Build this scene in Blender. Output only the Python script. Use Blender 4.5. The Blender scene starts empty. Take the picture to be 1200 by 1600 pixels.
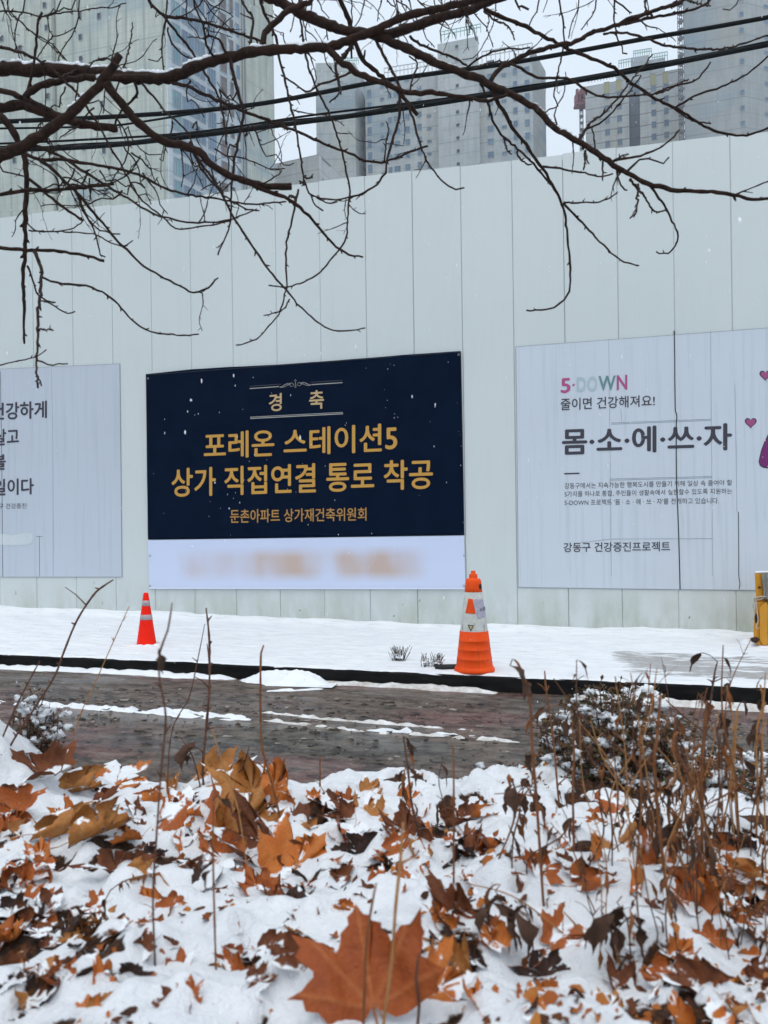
import bpy, math, random
import numpy as np
from mathutils import Vector, Matrix
random.seed(7); RNG = np.random.default_rng(7)
S = bpy.context.scene
COL = S.collection

# ------------------------------------------------------------------ camera
F = 1200.0; CX = 600.0; HY = 833.0; RHO = 0.014; CAMZ = 1.5
cR = Vector((math.cos(RHO), 0, -math.sin(RHO))); cU = Vector((math.sin(RHO), 0, math.cos(RHO)))
cd = bpy.data.cameras.new('camera'); cam = bpy.data.objects.new('camera', cd); COL.objects.link(cam)
cd.sensor_fit = 'VERTICAL'; cd.sensor_height = 36; cd.sensor_width = 27
cd.lens = 36 * F / 1600; cd.shift_y = (HY - 800) / 1600
cd.clip_start = 0.05; cd.clip_end = 2000
cd.dof.use_dof = True; cd.dof.focus_distance = 10.5; cd.dof.aperture_fstop = 6.5
cam.matrix_world = Matrix(((cR.x, cU.x, 0, 0), (cR.y, cU.y, -1, 0), (cR.z, cU.z, 0, CAMZ), (0, 0, 0, 1)))
S.camera = cam

# ------------------------------------------------------------------ sky, sun, exposure
SUN_EL, SUN_ROT = 72, 195
w = bpy.data.worlds.new('World'); S.world = w; w.use_nodes = True
nt = w.node_tree; bg = nt.nodes['Background']
sk = nt.nodes.new('ShaderNodeTexSky'); sk.sky_type = 'NISHITA'; sk.sun_disc = False
sk.sun_elevation = math.radians(SUN_EL); sk.sun_rotation = math.radians(SUN_ROT)
sk.air_density = 1.0; sk.dust_density = 6.0; sk.ozone_density = 1.0
hs = nt.nodes.new('ShaderNodeHueSaturation'); hs.inputs['Saturation'].default_value = 0.34
nt.links.new(sk.outputs[0], hs.inputs['Color']); cl = nt.nodes.new('ShaderNodeMix'); cl.data_type = 'RGBA'; cl.inputs[0].default_value = 0.78   # snow cloud covering the sky
cl.inputs[7].default_value = (6.1, 7.0, 7.95, 1); nt.links.new(hs.outputs[0], cl.inputs[6]); nt.links.new(cl.outputs[2], bg.inputs['Color'])
bg.inputs['Strength'].default_value = 0.15
sd = bpy.data.lights.new('sun', 'SUN'); sd.energy = 0.9; sd.angle = math.radians(40); sd.color = (1, 0.97, 0.93)
so = bpy.data.objects.new('sun', sd); COL.objects.link(so)
so.rotation_euler = (math.radians(90 - SUN_EL), 0, math.radians(180 - SUN_ROT)); so.location = (0, -5, 30)
S.view_settings.view_transform = 'Standard'; S.view_settings.look = 'None'
S.view_settings.exposure = 0.08; S.view_settings.gamma = 1

# ------------------------------------------------------------------ pixel rays and the wall / street frame
def ray(x, y):
    dx, dy = (x - CX) / F, (y - HY) / F
    return Vector((0, 1, 0)) + dx * cR - dy * cU
def at(x, y, D):                       # point seen at pixel x, y, D metres ahead
    return Vector((0, 0, CAMZ)) + ray(x, y) * D
TH = math.atan(0.2123); CT, ST = math.cos(TH), math.sin(TH); W0 = 12.2
def loc2w(s, t, z): return Vector((s * CT + t * ST, W0 - s * ST + t * CT, z))
def w2loc(p): return (p.x * CT - (p.y - W0) * ST, p.x * ST + (p.y - W0) * CT, p.z)
FRAME = Matrix.Translation((0, W0, 0)) @ Matrix.Rotation(-TH, 4, 'Z')
def wall_hit(x, y):                    # pixel -> (s, z) on the hoarding's face
    d = ray(x, y); D = W0 * CT / (d.x * ST + CT)
    s, t, z = w2loc(Vector((0, 0, CAMZ)) + d * D); return s, z
def clampS(s): return 14 * np.tanh(np.asarray(s, float) / 14)
TK = -3.71                             # kerb line
def z_wall(s): q = clampS(s); return 0.036 - 0.024 * q + 0.0012 * np.minimum(q * q, 60)
def z_kerb(s): return 0.016 - 0.020 * clampS(s)
def z_side(s, t):
    a = np.clip((np.asarray(t, float) - TK) / -TK, 0, 1.2); return z_kerb(s) * (1 - a) + z_wall(s) * a
def z_road(s, t): return z_kerb(s) - 0.175 + 0.012 * (TK - np.asarray(t, float)) * (np.asarray(t) > -6)+ 0.0275 * (np.asarray(t) <= -6)
def z_street(X, Y):
    s, t, _ = w2loc(Vector((X, Y, 0)))
    return float(z_side(s, t)) if t > TK else float(z_road(s, t))

# ------------------------------------------------------------------ noise
def vnoise(x, y, seed=0):
    x = np.asarray(x, float); y = np.asarray(y, float)
    xi, yi = np.floor(x).astype(np.int64), np.floor(y).astype(np.int64); fx, fy = x - xi, y - yi
    fx = fx * fx * (3 - 2 * fx); fy = fy * fy * (3 - 2 * fy)
    def h(i, j):
        n = (i * 374761393 + j * 668265263 + seed * 1442695041) & 0xffffffff
        n = ((n ^ (n >> 13)) * 1274126177) & 0xffffffff
        return ((n ^ (n >> 16)) & 0xffff) / 65535.0
    return (h(xi, yi) * (1 - fx) + h(xi + 1, yi) * fx) * (1 - fy) + (h(xi, yi + 1) * (1 - fx) + h(xi + 1, yi + 1) * fx) * fy
def fbm(x, y, o=4, seed=0):
    r = 0; a = 0.5
    for k in range(o):
        r = r + a * (vnoise(x * 2 ** k, y * 2 ** k, seed + k) * 2 - 1); a *= 0.5
    return r
def sstep(a, b, x):
    q = np.clip((np.asarray(x, float) - a) / (b - a), 0, 1); return q * q * (3 - 2 * q)

# ------------------------------------------------------------------ the snowy bank in front
def z_bank(X, Y):
    X = np.asarray(X, float); Y = np.asarray(Y, float)
    drop = 0.615 + 0.122 * (Y - 1) + 0.05 * sstep(0.3, 1.3, X) * sstep(1.2, 2.6, Y)
    ry = 2.45 + 0.25 * fbm(X * 1.3 + 5, 0 * X, 2, 3)
    drop = drop + 0.75 * np.maximum(0, Y - ry) ** 1.7
    drop = drop - 0.22 * np.exp(-((X + 1.22) / 0.15) ** 2 - ((Y - 2.35) / 0.22) ** 2)
    n = 0.055 * fbm(X * 2.6, Y * 2.6, 2, 11) + 0.075 * np.maximum(-0.12, fbm(X * 7.5, Y * 7.5, 2, 21)) + 0.036 * np.maximum(-.2, fbm(X * 15, Y * 15, 3, 31))
    return CAMZ - drop + n
def bare(X, Y):                       # where the litter under the snow shows
    b = fbm(X * 5.2, Y * 5.2, 3, 51) + 0.12 * sstep(0.1, 0.8, X)
    c = fbm(X * 12.5, Y * 12.5, 3, 57) + 0.10 * fbm(X * 2, Y * 2, 2, 58)
    return np.maximum(sstep(0.24, 0.40, b), 0.8 * sstep(0.27, 0.38, c))
def march(x, y, fn, d0=0.4, d1=40, st=0.01):
    d = ray(x, y); D = d0; o = Vector((0, 0, CAMZ)); h = None
    while D < d1:
        p = o + d * D
        if p.z <= fn(p.x, p.y):
            if h is None or h < 0.002: return p
            D -= h; h = h / 5; D += h; continue
        if h is None: h = st * 4
        D += h if h < st * 4 else h * (1 + D * 0.1)
    return o + d * d1
def on_bank(x, y):
    while True:
        p = march(x, y, lambda X, Y: float(z_bank(X, Y)), d0=.75, d1=3.4)
        if p.y < 2.7: return p
        y += 3
def on_street(x, y): return march(x, y, z_street, d0=5, d1=25)

# ------------------------------------------------------------------ building blocks
class MB:
    def __init__(s): s.v = []; s.f = []; s.m = []; s.at = {}
    def add(s, v, f, mi=0):
        o = len(s.v); s.v += [tuple(p) for p in v]; s.f += [tuple(i + o for i in q) for q in f]; s.m += [mi] * len(f)
    def box(s, a, b, mi=0):
        (x0, y0, z0), (x1, y1, z1) = a, b
        s.add([(x0, y0, z0), (x1, y0, z0), (x1, y1, z0), (x0, y1, z0), (x0, y0, z1), (x1, y0, z1), (x1, y1, z1), (x0, y1, z1)],
              [(0, 3, 2, 1), (4, 5, 6, 7), (0, 1, 5, 4), (1, 2, 6, 5), (2, 3, 7, 6), (3, 0, 4, 7)], mi)
    def tube(s, P, R, n=7, mi=0, cap=True):
        P = [Vector(p) for p in P]; vs = []; fs = []; up = None
        for i, p in enumerate(P):
            d = (P[min(i + 1, len(P) - 1)] - P[max(i - 1, 0)])
            d = d.normalized() if d.length > 1e-9 else Vector((0, 0, 1))
            if up is None: up = d.orthogonal().normalized()
            up = up - d * up.dot(d); up = up.normalized() if up.length > 1e-6 else d.orthogonal().normalized()
            q = d.cross(up)
            for k in range(n):
                a = 2 * math.pi * k / n; vs.append(p + (up * math.cos(a) + q * math.sin(a)) * R[i])
        for i in range(len(P) - 1):
            for k in range(n):
                a, b = i * n + k, i * n + (k + 1) % n; fs.append((a, b, b + n, a + n))
        if cap: fs.append(tuple(range(n - 1, -1, -1))); fs.append(tuple((len(P) - 1) * n + k for k in range(n)))
        s.add(vs, fs, mi)
    def lathe(s, prof, n=32, mi=0, c=(0, 0, 0)):
        vs = []; fs = []
        for r, z in prof:
            for k in range(n):
                a = 2 * math.pi * k / n; vs.append((c[0] + r * math.cos(a), c[1] + r * math.sin(a), c[2] + z))
        for i in range(len(prof) - 1):
            for k in range(n):
                a, b = i * n + k, i * n + (k + 1) % n; fs.append((a, b, b + n, a + n))
        s.add(vs, fs, mi)
    def blob(s, c, r, seed=0, nu=10, nv=7, amp=0.25, mi=0):
        vs = []; fs = []; c = Vector(c); rr = random.Random(seed); ph = [rr.uniform(0, 6.28) for _ in range(6)]
        for j in range(nv + 1):
            th = math.pi * j / nv
            for i in range(nu):
                a = 2 * math.pi * i / nu
                k = 1 + amp * (math.sin(2 * a + ph[0]) * math.sin(th * 2 + ph[1]) + 0.6 * math.sin(3 * a + ph[2] + 2 * th) + 0.4 * math.sin(5 * th + ph[3] + a)) * 0.6
                vs.append((c.x + r[0] * k * math.sin(th) * math.cos(a), c.y + r[1] * k * math.sin(th) * math.sin(a), c.z + r[2] * k * math.cos(th)))
        for j in range(nv):
            for i in range(nu):
                a, b = j * nu + i, j * nu + (i + 1) % nu; fs.append((a, a + nu, b + nu, b))
        s.add(vs, fs, mi)
    def build(s, name, mats, parent=None, smooth=True, loc=None, sub=0):
        if not isinstance(mats, (list, tuple)): mats = [mats]
        me = bpy.data.meshes.new(name); top = parent
        while top is not None and top.parent is not None: top = top.parent
        o = Vector(loc) if loc is not None else (top.matrix_world.translation.copy() if top is not None and top.get('plain') else Vector((0, 0, 0)))
        me.from_pydata([(p[0] - o.x, p[1] - o.y, p[2] - o.z) for p in s.v], [], s.f)
        for m in mats: me.materials.append(m)
        if len(mats) > 1: me.polygons.foreach_set('material_index', s.m)
        if smooth: me.polygons.foreach_set('use_smooth', [True] * len(me.polygons))
        for k, vals in s.at.items():
            a = me.attributes.new(k, 'FLOAT', 'POINT'); a.data.foreach_set('value', np.asarray(vals, np.float32))
        me.update()
        ob = bpy.data.objects.new(name, me); COL.objects.link(ob)
        if parent is not None: ob.parent = parent
        elif loc is not None: ob.location = loc
        return ob
def grid(X, Y, Z):                      # 2-D arrays -> verts, faces
    ny, nx = X.shape
    v = np.stack([X, Y, Z], -1).reshape(-1, 3)
    i = np.arange(ny * nx).reshape(ny, nx)
    f = np.stack([i[:-1, :-1], i[:-1, 1:], i[1:, 1:], i[1:, :-1]], -1).reshape(-1, 4)
    return v, f
def back(p, yb, inw=0.0): return (p[0] * yb / p[1] + inw, yb)      # a footprint corner hidden behind corner p
def tag(o, label=None, cat=None, group=None, kind=None):
    if label: o['label'] = label
    if cat: o['category'] = cat
    if group: o['group'] = group
    if kind: o['kind'] = kind
    return o
def empty(name, loc, label, cat, group=None, frame=None):
    o = bpy.data.objects.new(name, None); COL.objects.link(o)
    o.empty_display_size = 0.1
    if frame is not None: o.matrix_world = frame
    else:
        o.location = loc; o['plain'] = 1; o.matrix_world = Matrix.Translation(loc)
    return tag(o, label, cat, group)
def smooth_path(P, R, step):
    P = [Vector(p) for p in P]; out = []; rad = []
    for i in range(len(P) - 1):
        p0, p1, p2, p3 = P[max(i - 1, 0)], P[i], P[i + 1], P[min(i + 2, len(P) - 1)]
        n = max(1, int((p2 - p1).length / step))
        for k in range(n):
            t = k / n
            out.append(0.5 * ((2 * p1) + (p2 - p0) * t + (2 * p0 - 5 * p1 + 4 * p2 - p3) * t * t + (3 * p1 - p0 - 3 * p2 + p3) * t ** 3))
            rad.append(R[i] + (R[i + 1] - R[i]) * t)
    out.append(P[-1]); rad.append(R[-1]); return out, rad

# ------------------------------------------------------------------ materials
def lin(r, g, b):
    f = lambda c: (c / 255 / 12.92) if c / 255 <= 0.04045 else ((c / 255 + 0.055) / 1.055) ** 2.4
    return (f(r), f(g), f(b), 1)
class Mat:
    def __init__(s, name, col=(0.5, 0.5, 0.5), rough=0.6, spec=0.4, metal=0):
        s.m = bpy.data.materials.new(name); s.m.use_nodes = True; s.nt = s.m.node_tree
        s.b = s.nt.nodes['Principled BSDF']; s.b.inputs['Base Color'].default_value = (*col[:3], 1)
        s.b.inputs['Roughness'].default_value = rough; s.b.inputs['Specular IOR Level'].default_value = spec; s.b.inputs['Metallic'].default_value = metal
    def n(s, t, **kw):
        q = s.nt.nodes.new('ShaderNode' + t)
        for k, v in kw.items():
            if k in ('op',): q.operation = v
            elif k == 'blend': q.data_type = 'RGBA'; q.blend_type = v
            elif k == 'attr': q.attribute_name = v
            else: q.inputs[int(k[1:]) if k[0] == 'i' and k[1:].isdigit() else k.replace('_', ' ')].default_value = v
        return q
    def l(s, a, b): s.nt.links.new(a, b)
    def co(s, scale=(1, 1, 1), rot=(0, 0, 0), which='Object', loc=(0, 0, 0)):
        t = s.n('TexCoord'); m = s.n('Mapping'); m.inputs['Scale'].default_value = scale; m.inputs['Rotation'].default_value = rot; m.inputs['Location'].default_value = loc
        s.l(t.outputs[which], m.inputs[0]); return m.outputs[0]
    def noise(s, scale, detail=4, rough=0.55, vec=None, dist=0):
        q = s.n('TexNoise', Scale=scale, Detail=detail, Roughness=rough, Distortion=dist)
        s.l(vec if vec is not None else s.co(), q.inputs['Vector']); return q.outputs['Fac']
    def ramp(s, fac, stops):
        q = s.n('ValToRGB'); e = q.color_ramp.elements
        while len(e) < len(stops): e.new(0.5)
        for k, (p, c) in enumerate(stops): e[k].position = p; e[k].color = (*c[:3], 1) if not isinstance(c, (int, float)) else (c, c, c, 1)
        s.l(fac, q.inputs[0]); return q.outputs[0]
    def mix(s, fac, a, b, blend='MIX'):
        q = s.n('Mix', blend=blend)
        for sock, v in ((q.inputs[0], fac), (q.inputs[6], a), (q.inputs[7], b)):
            if hasattr(v, 'links') or hasattr(v, 'is_linked'): s.l(v, sock)
            else: sock.default_value = v if isinstance(v, (int, float)) else (*v[:3], 1)
        return q.outputs[2]
    def math(s, op, a, b=0.0, c=None):
        q = s.n('Math', op=op)
        for i, v in enumerate((a, b, c)):
            if v is None: continue
            if hasattr(v, 'is_linked'): s.l(v, q.inputs[i])
            else: q.inputs[i].default_value = v
        return q.outputs[0]
    def color(s, c): s.l(c, s.b.inputs['Base Color']); return s
    def bump(s, h, dist=0.01, st=1.0):
        q = s.n('Bump', Strength=st, Distance=dist); s.l(h, q.inputs['Height']); s.l(q.outputs[0], s.b.inputs['Normal']); return s
    def rough(s, r): s.l(r, s.b.inputs['Roughness']); return s
def flat(name, c, rough=0.6, spec=0.3): return Mat(name, c, rough, spec).m
def mottled(name, a, b, scale, rough=0.7, spec=0.25, bump=0.0, detail=5, stretch=(1, 1, 1)):
    q = Mat(name, a, rough, spec); f = q.noise(scale, detail, 0.6, q.co(stretch))
    q.color(q.ramp(f, [(0.3, a), (0.7, b)]))
    if bump: q.bump(f, bump, 1)
    return q.m
# ------------------------------------------------------------------ material set
def mk_snow():
    q = Mat('snow', (0.84, 0.865, 0.89), 0.55, 0.3)
    f = q.noise(60, 6, 0.7); g = q.noise(7, 3, 0.5)
    q.b.inputs['Subsurface Weight'].default_value = 0.0
    q.color(q.ramp(g, [(0.3, (0.80, 0.83, 0.87)), (0.7, (0.88, 0.90, 0.92))]))
    q.bump(q.math('ADD', f, q.math('MULTIPLY', g, 2.0)), 0.012, 0.9); return q.m
SNOW = mk_snow()
def mk_walk():
    q = Mat('snowy_pavement', (0.8, 0.8, 0.8), 0.6, 0.3)
    at = q.n('Attribute', attr='wet').outputs['Fac']
    st = q.noise(1.0, 6, 0.65, q.co((2.0, 13, 3)))
    m = q.ramp(q.math('MULTIPLY', at, q.math('MULTIPLY_ADD', st, 3.2, -0.86)), [(0.42, 0.0), (0.56, 0.92)])
    g = q.noise(2.0, 4, 0.6, q.co((1, 3, 1))); f = q.noise(45, 5, 0.7)
    snow = q.ramp(g, [(0.3, (0.78, 0.81, 0.85)), (0.65, (0.87, 0.89, 0.91))])
    s2 = q.noise(1.0, 5, 0.7, q.co((3, 16, 3), loc=(1, 2, 3))); snow = q.mix(q.ramp(s2, [(0.54, 0.0), (0.70, 0.75)]), snow, (0.56, 0.58, 0.61))  # grey streaks: thin snow, plus the shade of dents and ripples painted in
    stone = q.ramp(q.noise(14, 4), [(0.3, (0.30, 0.295, 0.29)), (0.7, (0.44, 0.43, 0.42))])
    q.color(q.mix(m, snow, stone)); q.rough(q.math('MULTIPLY_ADD', m, -0.25, 0.6))
    q.bump(q.math('ADD', f, q.math('MULTIPLY', g, 2.5)), 0.016, 1.0); return q.m
WALK = mk_walk()
def mk_road():
    q = Mat('wet_asphalt', (0.1, 0.1, 0.1), 0.45, 0.4)
    band = q.noise(1.0, 4, 0.55, q.co((0.16, 1.15, 1)))
    patch = q.noise(0.55, 2, 0.5, q.co((0.7, 1.6, 1), loc=(3.3, 1.2, 0)))
    grit = q.noise(1.0, 6, 0.75, q.co((5, 7, 1))); fine = q.noise(1.0, 5, 0.8, q.co((38, 16, 1)))
    c = q.ramp(band, [(0.25, (0.060, 0.060, 0.056)), (0.45, (0.115, 0.084, 0.064)), (0.6, (0.140, 0.101, 0.076)), (0.8, (0.082, 0.079, 0.072))])
    c = q.mix(q.ramp(patch, [(0.52, 0.0), (0.60, 0.7)]), c, (0.17, 0.060, 0.055))
    stk = q.noise(1.0, 7, 0.78, q.co((1.6, 10, 1), loc=(2, 9, 0))); c = q.mix(q.ramp(stk, [(0.53, 0.0), (0.64, 0.6)]), c, (0.26, 0.225, 0.18)); c = q.mix(q.ramp(stk, [(0.38, 0.7), (0.46, 0.0)]), c, (0.035, 0.028, 0.024))
    c = q.mix(q.ramp(patch, [(0.30, 0.55), (0.40, 0.0)]), c, (0.078, 0.095, 0.078))
    c = q.mix(q.ramp(grit, [(0.43, 0.85), (0.49, 0.0)]), c, (0.026, 0.022, 0.019))
    c = q.mix(q.ramp(grit, [(0.53, 0.0), (0.62, 0.5)]), c, (0.23, 0.20, 0.17))
    c = q.mix(q.ramp(fine, [(0.54, 0.0), (0.68, 0.55)]), c, (0.25, 0.235, 0.22))
    q.color(c); q.rough(q.ramp(q.noise(1.0, 3, 0.5, q.co((0.5, 2.2, 1), loc=(7, 3, 0))), [(0.40, 0.16), (0.58, 0.62)]))
    q.bump(q.math('ADD', fine, q.math('MULTIPLY', grit, 2.5)), 0.02, 1.0); return q.m
ROAD = mk_road()
def mk_kerb():
    q = Mat('wet_kerb', (0.02, 0.02, 0.02), 0.7, 0.06)
    f = q.noise(1.0, 5, 0.65, q.co((2, 8, 8))); j = q.n('TexWave', Scale=1.0); 
    q.color(q.ramp(f, [(0.35, (0.004, 0.004, 0.0045)), (0.75, (0.018, 0.017, 0.016))])); q.bump(f, 0.01, 0.6); return q.m
KERB = mk_kerb()
def mk_panel():
    q = Mat('white_painted_steel', (0.6, 0.65, 0.62), 0.42, 0.4)
    v = q.co(); sep = q.n('SeparateXYZ'); q.l(v, sep.inputs[0]); z = sep.outputs['Z']
    big = q.noise(0.35, 3, 0.5); st = q.noise(1.0, 4, 0.6, q.co((7, 1, 0.35)))
    c = q.ramp(big, [(0.3, (0.545, 0.592, 0.592)), (0.7, (0.590, 0.632, 0.628))])
    c = q.mix(q.ramp(st, [(0.55, 0.0), (0.75, 0.22)]), c, (0.47, 0.52, 0.47))
    low = q.ramp(z, [(0.0, 1.0), (0.85, 0.0)])
    dirt = q.noise(1.0, 5, 0.65, q.co((3.5, 1, 1.2)))
    c = q.mix(q.math('MULTIPLY', low, q.ramp(dirt, [(0.35, 0.0), (0.65, 0.9)])), c, (0.38, 0.41, 0.34))
    sc = q.noise(1.0, 2, 0.5, q.co((9, 1, 5.5), (0, 0.5, 0)))
    low2 = q.ramp(z, [(0.15, 1.0), (1.0, 0.0)])
    c = q.mix(q.math('MULTIPLY', low2, q.ramp(sc, [(0.715, 0.0), (0.75, 0.8)])), c, (0.12, 0.13, 0.11))
    q.color(c)
    rib = q.n('TexWave', Scale=1.0); rib.wave_type = 'BANDS'; rib.bands_direction = 'X'; q.l(q.co((9, 9, 9)), rib.inputs['Vector'])
    q.bump(rib.outputs['Fac'], 0.0012, 0.5); return q.m
PANEL = mk_panel()
GAP = flat('dark_joint', (0.03, 0.035, 0.035))
def mk_vinyl(name, a, streak=0.42):
    q = Mat(name, a, 0.85, 0.08)
    big = q.noise(0.8, 3, 0.5); s1 = q.noise(1.0, 4, 0.6, q.co((16, 1, 0.42))); s2 = q.noise(1.0, 3, 0.6, q.co((34, 1, 0.8), loc=(4, 0, 7)))
    c = q.mix(q.ramp(big, [(0.35, 0.0), (0.7, 0.5)]), a, tuple(k * 0.93 for k in a))
    c = q.mix(q.ramp(s1, [(0.52, 0.0), (0.70, streak)]), c, (0.40, 0.47, 0.48))
    c = q.mix(q.ramp(s2, [(0.66, 0.0), (0.72, streak * 0.9)]), c, (0.28, 0.35, 0.36))
    q.color(c); return q.m
VINYL = mk_vinyl('pale_vinyl', (0.565, 0.617, 0.680))
BANNER = mottled('navy_fabric', (0.0012, 0.0055, 0.0190), (0.0024, 0.0085, 0.0250), 2.0, 0.95, 0.0)
def mk_strip():                        # the pale strip whose printed number is an illegible tan blur
    q = Mat('white_strip', (0.6, 0.65, 0.8), 0.55, 0.3)
    uv = q.n('TexCoord').outputs['UV']; sep = q.n('SeparateXYZ'); q.l(uv, sep.inputs[0]); u, v = sep.outputs['X'], sep.outputs['Y']
    def bumpf(x, a, b, c, d): return q.ramp(x, [(a, 0.0), (b, 1.0), (c, 1.0), (d, 0.0)])
    vv = bumpf(v, 0.13, 0.34, 0.62, 0.84)
    n = q.noise(1.0, 1.5, 0.4, q.co((11, 1, 1), which='UV'))
    g1 = q.math('MULTIPLY', bumpf(u, 0.09, 0.15, 0.27, 0.33), 0.55)
    g2 = bumpf(u, 0.30, 0.37, 0.53, 0.60); g3 = bumpf(u, 0.58, 0.64, 0.83, 0.90)
    fac = q.math('MULTIPLY', q.math('MULTIPLY', q.math('ADD', g1, q.math('ADD', g2, g3)), vv), q.ramp(n, [(0.3, 0.35), (0.62, 1.0)]))
    fac = q.math('MULTIPLY', fac, 0.85)
    q.color(q.mix(fac, (0.56, 0.625, 0.80), (0.50, 0.36, 0.27))); return q.m
STRIP = mk_strip()
GOLD = flat('gold_print', (0.52, 0.285, 0.060), 0.6, 0.2)
PALEGOLD = flat('pale_gold_print', (0.50, 0.36, 0.19), 0.6, 0.2)
RULE = flat('grey_print', (0.36, 0.36, 0.34), 0.6, 0.2)
INK = flat('charcoal_print', (0.052, 0.050, 0.066), 0.6, 0.2)
HEM = flat('white_hem', (0.66, 0.72, 0.86), 0.6, 0.2)
METAL = Mat('dull_metal', (0.35, 0.35, 0.36), 0.4, 0.5, 0.8).m

# ------------------------------------------------------------------ ground, road, kerb, pavement
m = MB(); m.add([(-900, -300, -0.95), (900, -300, -0.95), (900, 1500, -0.95), (-900, 1500, -0.95)], [(0, 1, 2, 3)])
tag(m.build('ground', SNOW, smooth=False), kind='structure')
def axis(a, b, lo, hi, fine, coarse):
    return np.unique(np.round(np.concatenate([np.arange(a, lo, coarse), np.arange(lo, hi, fine), np.arange(hi, b + coarse, coarse)]), 4))
sA = axis(-60, 60, -9, 8, 0.08, 1.5); tA = np.arange(-11.0, TK + 0.11, 0.09)
Sg, Tg = np.meshgrid(sA, tA)
Z = z_road(Sg, Tg) + 0.008 * fbm(Sg * 0.8, Tg * 3, 3, 4)
v, f = grid(Sg, Tg, Z); m = MB(); m.add(v, f); o = m.build('road', ROAD); o.matrix_world = FRAME; tag(o, kind='structure')
m = MB(); prof = [(TK - 0.012, -0.30), (TK - 0.012, -0.035), (TK + 0.006, -0.018), (TK + 0.15, -0.018), (TK + 0.15, -0.30)]
sk_ = axis(-60, 60, -9, 8, 0.25, 1.5)
for i in range(len(sk_) - 1):
    a, b = sk_[i], sk_[i + 1]
    for (t0, h0), (t1, h1) in zip(prof[:-1], prof[1:]):
        za, zb = float(z_kerb(a)), float(z_kerb(b))
        m.add([(a, t0, za + h0), (b, t0, zb + h0), (b, t1, zb + h1), (a, t1, za + h1)], [(0, 1, 2, 3)])
o = m.build('kerb', KERB, smooth=False); o.matrix_world = FRAME; tag(o, kind='structure')
# snow sheet on the pavement
sA = axis(-60, 60, -8.4, 7.2, 0.035, 1.5); tA = np.concatenate([np.arange(TK - 0.02, TK + 0.12, 0.012), np.arange(TK + 0.12, 0.045, 0.03)])
Sg, Tg = np.meshgrid(sA, tA)
edge = TK + 0.0 + 0.030 * fbm(Sg * 3.1, Sg * 0 + 2, 4, 8)
Tn = np.maximum(Tg, edge)
n = 0.016 * fbm(Sg * 1.4, Tg * 2.6, 3, 9) + 0.012 * fbm(Sg * 5, Tg * 11, 3, 10) + 0.004 * fbm(Sg * 22, Tg * 30, 2, 12)
drift = (0.075 + 0.05 * fbm(Sg * 1.1, Sg * 0, 3, 14)) * sstep(-0.42, -0.02, Tg)
lip = np.clip((Tn - edge) / 0.05, 0, 1)
wet_c = w2loc(on_street(1108, 1040))
wet = sstep(2.3, 1.6, np.abs(Sg - (wet_c[0] + 0.95))) * sstep(0.95, 0.62, np.abs(Tg - wet_c[1] - 0.05 + 0.10 * (Sg - wet_c[0])))
wet = wet * (0.6 + 0.5 * fbm(Sg * 1.6, Tg * 4, 2, 15) + 0.3)
Z = z_side(Sg, Tn) + n + drift - 0.02 * (1 - lip) - 0.015 * wet
# trodden dimples
for k in range(120):
    a, b = RNG.uniform(-8, 6.5), RNG.uniform(TK + 0.3, -0.5); r = RNG.uniform(0.05, 0.13)
    Z = Z - RNG.uniform(0.005, 0.016) * np.exp(-((Sg - a) / (r * 1.7)) ** 2 - ((Tg - b) / r) ** 2)
v, f = grid(Sg, Tn, Z); m = MB(); m.add(v, f); m.at['wet'] = wet.ravel()
o = m.build('pavement', WALK); o.matrix_world = FRAME; tag(o, kind='structure')

def snow_strip(name, pts, wid, h, seed, cut=0.35, label=None, cat=None, kind=None, mat=None, rag=1.0, calm=False):
    P = [w2loc(on_street(x, y)) for x, y in pts]
    L, _ = smooth_path([Vector((a, b, 0)) for a, b, c in P], [1] * len(P), 0.03)
    na = len(L); u = np.linspace(-1, 1, 17); A = np.zeros((17, na)); B = A.copy(); Zs = A.copy()
    for i, p in enumerate(L):
        ends = min(1, min(i, na - 1 - i) * 0.03 / 0.3)
        wd = wid * (0.55 + 0.6 * rag * float(vnoise(p.x * 2.3, 0, seed)) + 0.25 * float(fbm(p.x * 9, 1, 2, seed)))
        A[:, i] = p.x; B[:, i] = p.y + u * wd
        nn = fbm(A[:, i] * 11, B[:, i] * 19, 4, seed + 3) * 1.5 + 0.5 + 0.35 * fbm(A[:, i] * 2.2, B[:, i] * 3, 2, seed + 9)
        if calm: nn = fbm(A[:, i] * 7, B[:, i] * 9, 3, seed + 3) * 0.5 + 0.75
        Zs[:, i] = z_road(A[:, i], B[:, i]) + h * ends * (1 - u ** 2) * np.maximum(nn, -0.2) - h * cut + 0.003
    v, f = grid(A, B, Zs); m = MB(); m.add(v, f)
    o = m.build(name, mat or SNOW); o.matrix_world = FRAME
    return tag(o, label, cat, None, kind)
snow_strip('road_snow', [(-60, 1093), (0, 1098), (90, 1103), (200, 1110), (300, 1117), (405, 1124)], 0.13, 0.045, 5, 0.34, kind='stuff')
SLUSH = mottled('slush', (0.42, 0.38, 0.33), (0.78, 0.79, 0.80), 9, 0.5, 0.3, 0.01)
snow_strip('road_snow', [(390, 1123), (470, 1131), (560, 1142), (700, 1151), (830, 1160)], 0.08, 0.035, 9, 0.55, kind='stuff', mat=SLUSH)
snow_strip('road_snow', [(395, 1112), (500, 1122), (640, 1134), (760, 1142)], 0.05, 0.03, 19, 0.42, kind='stuff', mat=SLUSH)
snow_strip('road_snow', [(555, 1141), (620, 1143), (720, 1149), (800, 1153)], 0.05, 0.04, 12, 0.42, kind='stuff')
snow_strip('road_snow', [(1080, 1172), (1160, 1178), (1260, 1184)], 0.07, 0.04, 13, 0.25, kind='stuff')
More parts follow.
